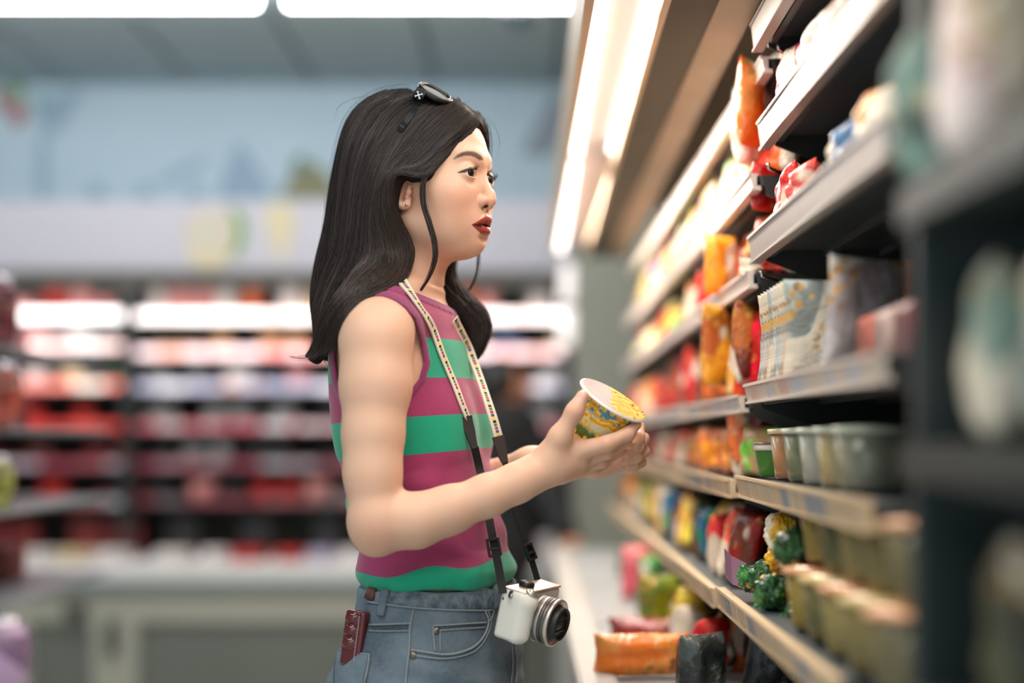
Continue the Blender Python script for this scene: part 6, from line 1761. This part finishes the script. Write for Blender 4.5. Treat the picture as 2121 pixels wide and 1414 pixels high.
t.l(vec, swr.inputs['Vector'])
nood = t.mix(swr.outputs['Fac'], srgb(214, 150, 50), srgb(250, 226, 130))
v1 = voro(3.0); nood = t.mix(t.math('LESS_THAN', v1, 0.16), nood, srgb(150, 50, 26)); v2 = voro(2.2, (1.3, 1, 1)); nood = t.mix(t.math('LESS_THAN', v2, 0.12), nood, srgb(96, 140, 40))
pale = t.mix(n1_, srgb(226, 200, 170), srgb(176, 168, 200))
side = t.math('ADD', lx, t.math('MULTIPLY', t.math('SUBTRACT', n1_, 0.5), 0.8))
t.color(t.mix(t.math('GREATER_THAN', side, -0.05), pale, nood))
m = MB(); m.lathe([(0.0001, 0.0010), (0.030, 0.0010), (0.0425, 0.0010), (0.0455, 0.0024), (0.0468, 0.0023), (0.0468, 0.0019), (0.0455, 0.0019), (0.0001, 0.0004)], NSEG, CM, cap=False)
# pull tab on the camera side
lid = m.build('lid', lid_m, cup, True)
loc = np.array([tuple(CM.inverted() @ v.co) for v in lid.data.vertices])
ex = (CM.inverted().to_3x3() @ Vector((1, 0, 0))); ex.z = 0; ex.normalize()
fattr(lid.data, 'lx', (loc[:, 0]*ex.x+loc[:, 1]*ex.y)/0.047); fattr(lid.data, 'ly', (loc[:, 0]*-ex.y+loc[:, 1]*ex.x)/0.047)

# ------------------------------------------------------------------ white system camera on its strap
yaw, pit = R(27), R(13)
f0 = Vector((math.cos(yaw), -math.sin(yaw), 0)); f_ = (f0*math.cos(pit)-Vector((0, 0, 1))*math.sin(pit)).normalized()
r_ = Vector((math.sin(yaw), math.cos(yaw), 0)).normalized(); u_ = r_.cross(f_)*-1
u_ = u_ if u_.z > 0 else -u_
KO = P(1052, 1275, 1.800)
camo = empty('photo_camera', label='white compact camera with a silver lens hanging at her hip on a patterned strap', cat='camera')
KF = Frame(KO, f_, r_, u_)
KM = Matrix((f_, r_, u_)).transposed().to_4x4(); KM.translation = KO
white_p = pbsdf('white_plastic', srgb(228, 226, 216), 0.38)
silver_m = pbsdf('brushed_silver', srgb(186, 182, 178), 0.34, 0.75)
silver_d = pbsdf('dark_silver', srgb(110, 108, 106), 0.32, 0.9)
chrome_m = pbsdf('bright_ring', srgb(216, 204, 194), 0.30, 0.85)
blk = pbsdf('black_plastic', srgb(26, 28, 30), 0.4)
blk_soft = pbsdf('black_webbing', srgb(22, 24, 24), 0.75)
gk = Grid(np.array(KO)-0.075+np.array(r_)*0.05, np.array(KO)+0.075+np.array(r_)*0.05, 0.0014)
gk.run([rbox((0, 0.054, 0), (0.0165, 0.054, 0.0320), 0.0055, fr=KF),
        op_cone((0.0170, 0.0135, 0.020), (0.0170, 0.0135, -0.022), 0.0112, 0.0105, 0.012, fr=KF),
        op_cone((0.004, 0.0135, 0.024), (0.020, 0.0135, 0.022), 0.009, 0.0085, 0.010, fr=KF)])
kv, kq = gk.mesh(); link('camera_body', mesh_np('camera_body', kv, kq), white_p, camo, True)
m = MB(); m.box(-0.0150, 0.0172, 0.003, 0.106, 0.0316, 0.0345, KM, 0.0012); m.build('top_plate', pbsdf('champagne_plate', srgb(226, 206, 190), 0.25, 0.5), camo)
def klathe(name, prof, c, axis, mat, n=40, smooth=True):
    M = Matrix.Translation(Vector(KF.pt(*c))) @ axis.to_track_quat('Z', 'Y').to_matrix().to_4x4()
    return MB().lathe(prof, n, M).build(name, mat, camo, smooth)
LC = (0.021, 0.048, -0.002)
klathe('lens_mount', [(0.0001, 0), (0.0305, 0), (0.0308, 0.002), (0.0295, 0.004), (0.0290, 0.012), (0.0001, 0.012)], LC, f_, silver_m)
klathe('lens_barrel', [(0.0001, 0.003), (0.0298, 0.003), (0.0300, 0.0095), (0.0300, 0.0120), (0.0001, 0.0121)], LC, f_, silver_m)
klathe('zoom_ring', [(0.0285, 0.0121), (0.0302, 0.0124), (0.0304, 0.0150), (0.0296, 0.0152), (0.0304, 0.0156), (0.0308, 0.0205), (0.0001, 0.0206)], LC, f_, silver_d)
klathe('front_ring', [(0.0270, 0.0206), (0.0310, 0.0208), (0.0314, 0.0235), (0.0309, 0.0262), (0.0288, 0.0270), (0.0282, 0.0255), (0.0001, 0.0250)], LC, f_, chrome_m)
klathe('inner_barrel', [(0.0280, 0.0252), (0.0265, 0.0245), (0.0225, 0.0245), (0.0222, 0.0320), (0.0212, 0.0345), (0.0196, 0.0350), (0.0192, 0.0315), (0.0001, 0.0310)], LC, f_, blk)
klathe('lens_blade', [(0.0001, 0.0312), (0.0190, 0.0312), (0.0190, 0.0318), (0.0001, 0.0320)], LC, f_, pbsdf('lens_cover', srgb(60, 52, 46), 0.3))
for dz in (0.0085, -0.0085):
    MB().box(0.0322, 0.0336, -0.0125, 0.0125, dz-0.0007, dz+0.0007, Matrix.Translation(Vector(KF.pt(*LC))) @ KM.to_3x3().to_4x4()).build('cover_blade', silver_d, camo)
klathe('shutter_dial', [(0.0001, 0), (0.0078, 0), (0.0082, 0.001), (0.0082, 0.0035), (0.0074, 0.0042), (0.0050, 0.0045), (0.0048, 0.0056), (0.0001, 0.006)], (0.0195, 0.0135, 0.0315), (u_*0.9+f_*0.35).normalized(), silver_m, 28)
klathe('mode_dial', [(0.0001, 0), (0.0100, 0), (0.0104, 0.001), (0.0102, 0.005), (0.0085, 0.0068), (0.0001, 0.0072)], (-0.002, 0.040, 0.034), u_, blk, 28)
MB().box(0.0172, 0.0178, 0.026, 0.032, 0.012, 0.016, KM).build('lamp_window', blk, camo)
MB().box(-0.0125, -0.0105, -0.0006, 0.0006, 0.018, 0.021, KM).build('screw', blk, camo)
for rr in (-0.001, 0.109):
    klathe('strap_lug', [(0.0001, 0), (0.0028, 0), (0.0028, 0.002), (0.0001, 0.0022)], (-0.001, rr, 0.026), -r_ if rr < 0.05 else r_, chrome_m, 14)

strap_m = pbsdf('woven_strap', srgb(232, 224, 208), 0.85)
t = NT(strap_m); al = t.attr('along'); ac = t.attr('across')
ph = t.math('FRACT', t.math('MULTIPLY', al, 1/0.0225))
cols = t.ramp(ph, [(0.0, srgb(18, 18, 20)), (0.21, srgb(24, 140, 98)), (0.42, srgb(196, 52, 34)), (0.62, srgb(44, 86, 150)), (0.82, srgb(236, 200, 74))], 'CONSTANT')
cell = t.math('FRACT', t.math('MULTIPLY', al, 5/0.0225))
gap = t.math('GREATER_THAN', cell, 0.16); cen_ = t.math('LESS_THAN', t.math('ABSOLUTE', t.math('ADD', ac, 0.05)), 0.36)
w_ = t.n('ShaderNodeTexWave'); w_.inputs['Scale'].default_value = 500
t.l(t.n('ShaderNodeTexCoord').outputs['Object'], w_.inputs['Vector'])
cream = t.mix(t.noise(700, 2, 0.5), srgb(238, 230, 214), srgb(206, 192, 168))
t.color(t.mix(t.math('MULTIPLY', gap, cen_), cream, cols)); t.bump(w_.outputs['Fac'], 0.3, 0.0005)
def strap_piece(name, pts, nors, width, thick, mat):
    o = MB().ribbon(pts, nors, width, thick).build(name, mat, camo)
    me = o.data; n = len(pts); d = np.r_[0, np.cumsum([ (Vector(pts[i+1])-Vector(pts[i])).length for i in range(n-1)])]
    if len(me.vertices) == 4*n:
        fattr(me, 'along', np.repeat(d, 4)); fattr(me, 'across', np.tile([-1, 1, 1, -1], n))
    return o
def strap_path(pts, lift=0.0015, n=5):
    """photographed strap course; third value is a depth, or None where it lies on the clothes or neck"""
    Q_ = []; N_2 = []
    raw = []
    for (px, py, Y) in pts:
        if Y is None:
            best = None
            for b in (TOP_BVH, BODY_BVH):
                h, nn, _, dd_ = b.ray_cast(CAM0, (P(px, py, 1.0)-CAM0).normalized())
                if h is not None and h.y > 1.77 and (best is None or h.y < best[0].y): best = (h, nn)
            if best is None: continue
            h, nn = best; nn = nn if nn.y < 0 else -nn
            raw.append((h+nn*lift, nn))
        else: raw.append((P(px, py, Y), Vector((0.25, -1, 0)).normalized()))
    A = spline([tuple(a) for a, _ in raw], n); Bn = spline([tuple(b) for _, b in raw], n)
    for _ in range(4): A[1:-1] = (A[:-2]+2*A[1:-1]+A[2:])/4; Bn[1:-1] = (Bn[:-2]+2*Bn[1:-1]+Bn[2:])/4
    return [Vector(a) for a in A], [Vector(b).normalized() for b in Bn]
nb = [(812, 560, None), (827, 581, None), (849, 611, None), (868, 640, None), (886, 666, None), (897, 690, None), (909, 725, None), (925, 765, None), (940, 800, None), (953, 835, None), (967, 870, None)]
ps, ns = strap_path(nb, 0.0028); wd = np.interp(np.arange(len(ps)), [0, len(ps)*0.3, len(ps)-1], [0.0098, 0.0076, 0.0064])
strap_piece('strap', ps, ns, list(wd), 0.0018, strap_m); endn = ps[-1]; yn = endn.y
fb = [(938, 662, None), (946, 680, None), (956, 700, None), (970, 730, None), (985, 765, None), (1000, 800, 1.925), (1013, 840, 1.905), (1024, 875, 1.900), (1033, 908, 1.900)]
ps, ns = strap_path(fb, 0.0028); ns = [Vector((0.55, -0.8, 0)).normalized()]*len(ps)
strap_piece('strap', ps, ns, 0.0068, 0.0018, strap_m)
tab_m = pbsdf('dark_leather', srgb(44, 40, 38), 0.45)
for path, yv in (([(965, 862), (969, 880), (975, 900), (983, 928)], yn-0.004), ([(1031, 903), (1036, 922), (1041, 942), (1046, 958)], 1.897)):
    pts = [P(a, b, yv) for a, b in path]; pts = [Vector(q) for q in spline(pts, 4)]
    wd = np.interp(np.linspace(0, 1, len(pts)), [0, 0.5, 1], [0.0078, 0.0072, 0.0040])
    strap_piece('strap_tab', pts, [Vector((0.35, -1, 0.0)).normalized()]*len(pts), list(wd), 0.0045, tab_m)
wa = [(983, 926, yn-0.004), (992, 965, 1.875), (1001, 1005, 1.866), (1009, 1050, 1.852), (1016, 1090, 1.842), (1024, 1130, 1.832), (1031, 1165, 1.822), (1037, 1198, 1.812), (1042, 1228, 1.800)]
wb = [(1046, 955, 1.897), (1050, 980, 1.897), (1058, 1020, 1.895), (1068, 1062, 1.893), (1081, 1100, 1.893), (1094, 1135, 1.893), (1106, 1175, 1.893), (1121, 1226, 1.894)]
for path, wdt, nrm in ((wa, 0.0052, Vector((0.15, -1, 0))), (wb, 0.0046, Vector((0.75, -0.8, 0)))):
    pts = [P(*q) for q in path]; pts = [Vector(q) for q in spline(pts, 6)]
    strap_piece('webbing', pts, [nrm.normalized()]*len(pts), wdt, 0.0016, blk_soft)
def buckle(px, py, px2, py2, Y, w, nrm):
    a, b = P(px, py, Y), P(px2, py2, Y); t_ = (b-a).normalized(); n_ = (nrm-t_*nrm.dot(t_)).normalized(); s_ = t_.cross(n_)
    L = (b-a).length; M = Matrix((s_, t_, n_)).transposed().to_4x4(); M.translation = (a+b)/2+n_*0.0012
    m = MB()
    for x in (-1, 1): m.box(x*w-0.0016, x*w+0.0016, -L/2, L/2, -0.0028, 0.0028, M, 0.001)
    for y in (-1, 0.15, 1): m.box(-w, w, y*L/2-0.0018-(0.0014*y), y*L/2+0.0018-(0.0014*y), -0.0024, 0.0030 if y != 0.15 else 0.0040, M, 0.0008)
    m.build('buckle', blk, camo)
buckle(1019, 1114, 1026, 1152, 1.833, 0.0072, Vector((0.15, -1, 0)))
buckle(1090, 1126, 1103, 1160, 1.891, 0.0060, Vector((0.75, -0.8, 0)))
klathe('strap_loop', [(0.0040, -0.001), (0.0052, -0.0008), (0.0052, 0.0008), (0.0040, 0.001), (0.0040, -0.001)], (-0.001, -0.0025, 0.0285), f_, blk, 16)
# ------------------------------------------------------------------ blurred shopper in black by the chiller
by = empty('person', (P(1040, 905, 5.6).x, 5.6, 0), label='blurred person in black bending towards the chiller behind the woman', cat='person')
Yp = 5.6
def pp_(px, py, dy=0.0): return tuple(P(px, py, Yp+dy))
g = Grid((P(930, 0, Yp).x, Yp-0.45, 0.02), (P(1230, 0, Yp).x, Yp+0.35, 1.50), 0.009)
S_ = [op_cone(pp_(1035, 1130), pp_(1030, 1010), 0.13, 0.12, 0.05, sq=((1, 0, 0), 1.1)), op_cone(pp_(1030, 1010), pp_(1030, 895), 0.12, 0.13, 0.05, sq=((1, 0, 0), 1.2))]
sleeve = op_chain([pp_(1082, 885), pp_(1120, 985, -0.05), pp_(1172, 1105, -0.20)], [0.062, 0.050, 0.040], 0.03)+op_chain([pp_(985, 885), pp_(965, 1000, 0.02), pp_(985, 1090, -0.15)], [0.062, 0.050, 0.040], 0.03)
hand_ = op_chain([pp_(1172, 1105, -0.20), pp_(1188, 1142, -0.24)], [0.030, 0.040], 0.02)
for i in range(4): hand_ += op_chain([pp_(1178+i*7, 1148, -0.24-0.008*i), pp_(1180+i*8, 1166, -0.26)], [0.011, 0.009], 0.004)
hand_ += op_chain([pp_(1172, 1135, -0.23), pp_(1166, 1158, -0.26)], [0.012, 0.010], 0.006)
hand_ += op_chain([pp_(985, 1090, -0.15), pp_(990, 1120, -0.2)], [0.030, 0.034], 0.02)
neckh = [op_cone(pp_(1030, 890), pp_(1036, 842), 0.055, 0.052, 0.03), op_ell(pp_(1040, 800), (0.088, 0.080, 0.105), 0.02), op_cone(pp_(1082, 800), pp_(1087, 806), 0.012, 0.014, 0.012)]
legs = op_chain([pp_(1010, 1130), tuple(P(1008, 1250, Yp)), (P(1008, 0, Yp).x, Yp, 0.10)], [0.095, 0.07, 0.055], 0.03)+op_chain([pp_(1058, 1130, 0.05), tuple(P(1040, 1250, Yp+0.05)), (P(1040, 0, Yp).x, Yp+0.1, 0.10)], [0.095, 0.07, 0.055], 0.03)
feet = [op_cone((P(x, 0, Yp).x, Yp+dy, 0.055), (P(x, 0, Yp).x+0.03, Yp+dy+0.16, 0.045), 0.045, 0.035, 0.02) for x, dy in ((1008, 0), (1040, 0.1))]
g.run(S_+sleeve+hand_+neckh+legs+feet)
v, q = g.mesh(); off = np.array(by.location)
skin2 = pbsdf('bystander_skin', srgb(206, 140, 110), 0.5)
o = link('body', mesh_np('body', v-off, q), skin2, by, True)
g = Grid((P(930, 0, Yp).x, Yp-0.45, 0.10), (P(1230, 0, Yp).x, Yp+0.35, 1.50), 0.009)
g.run(S_+sleeve); g.F -= 0.012; v, q = g.mesh()
link('jacket', mesh_np('jacket', v-off, q), noisy('black_cloth', srgb(26, 28, 30), srgb(36, 38, 40), 6, 0.85), by, True)
g = Grid((P(930, 0, Yp).x, Yp-0.45, 0.08), (P(1230, 0, Yp).x, Yp+0.35, 1.20), 0.009)
g.run(legs+[op_cone(pp_(1035, 1130), pp_(1035, 1100), 0.13, 0.12, 0.05)]); g.F -= 0.008; v, q = g.mesh()
link('trousers', mesh_np('trousers', v-off, q), noisy('dark_trousers', srgb(34, 38, 44), srgb(44, 48, 54), 6, 0.85), by, True)
g = Grid((P(960, 0, Yp).x, Yp-0.2, 1.15), (P(1130, 0, Yp).x, Yp+0.2, 1.50), 0.006)
g.run([op_ell(pp_(1034, 792, 0.0), (0.094, 0.092, 0.108), 0.02), op_cone(pp_(1020, 800, 0), pp_(1012, 850, 0), 0.075, 0.06, 0.03)])
X = g.ax[0][:, None, None]; Z = g.ax[2][None, None, :]
g.F = np.maximum(g.F, (X-P(1066, 0, Yp).x)-0.0*(Z)).astype(np.float32); v, q = g.mesh()
link('hair', mesh_np('hair', v-off, q), pbsdf('black_hair', srgb(24, 22, 22), 0.5), by, True)
g = Grid((P(960, 0, Yp).x, Yp-0.2, 0.004), (P(1130, 0, Yp).x, Yp+0.4, 0.2), 0.008)
g.run(feet); g.F -= 0.006; v, q = g.mesh(); link('shoes', mesh_np('shoes', v-off, q), noisy('dark_shoes', srgb(30, 30, 30), srgb(40, 40, 40), 6, 0.6), by, True)
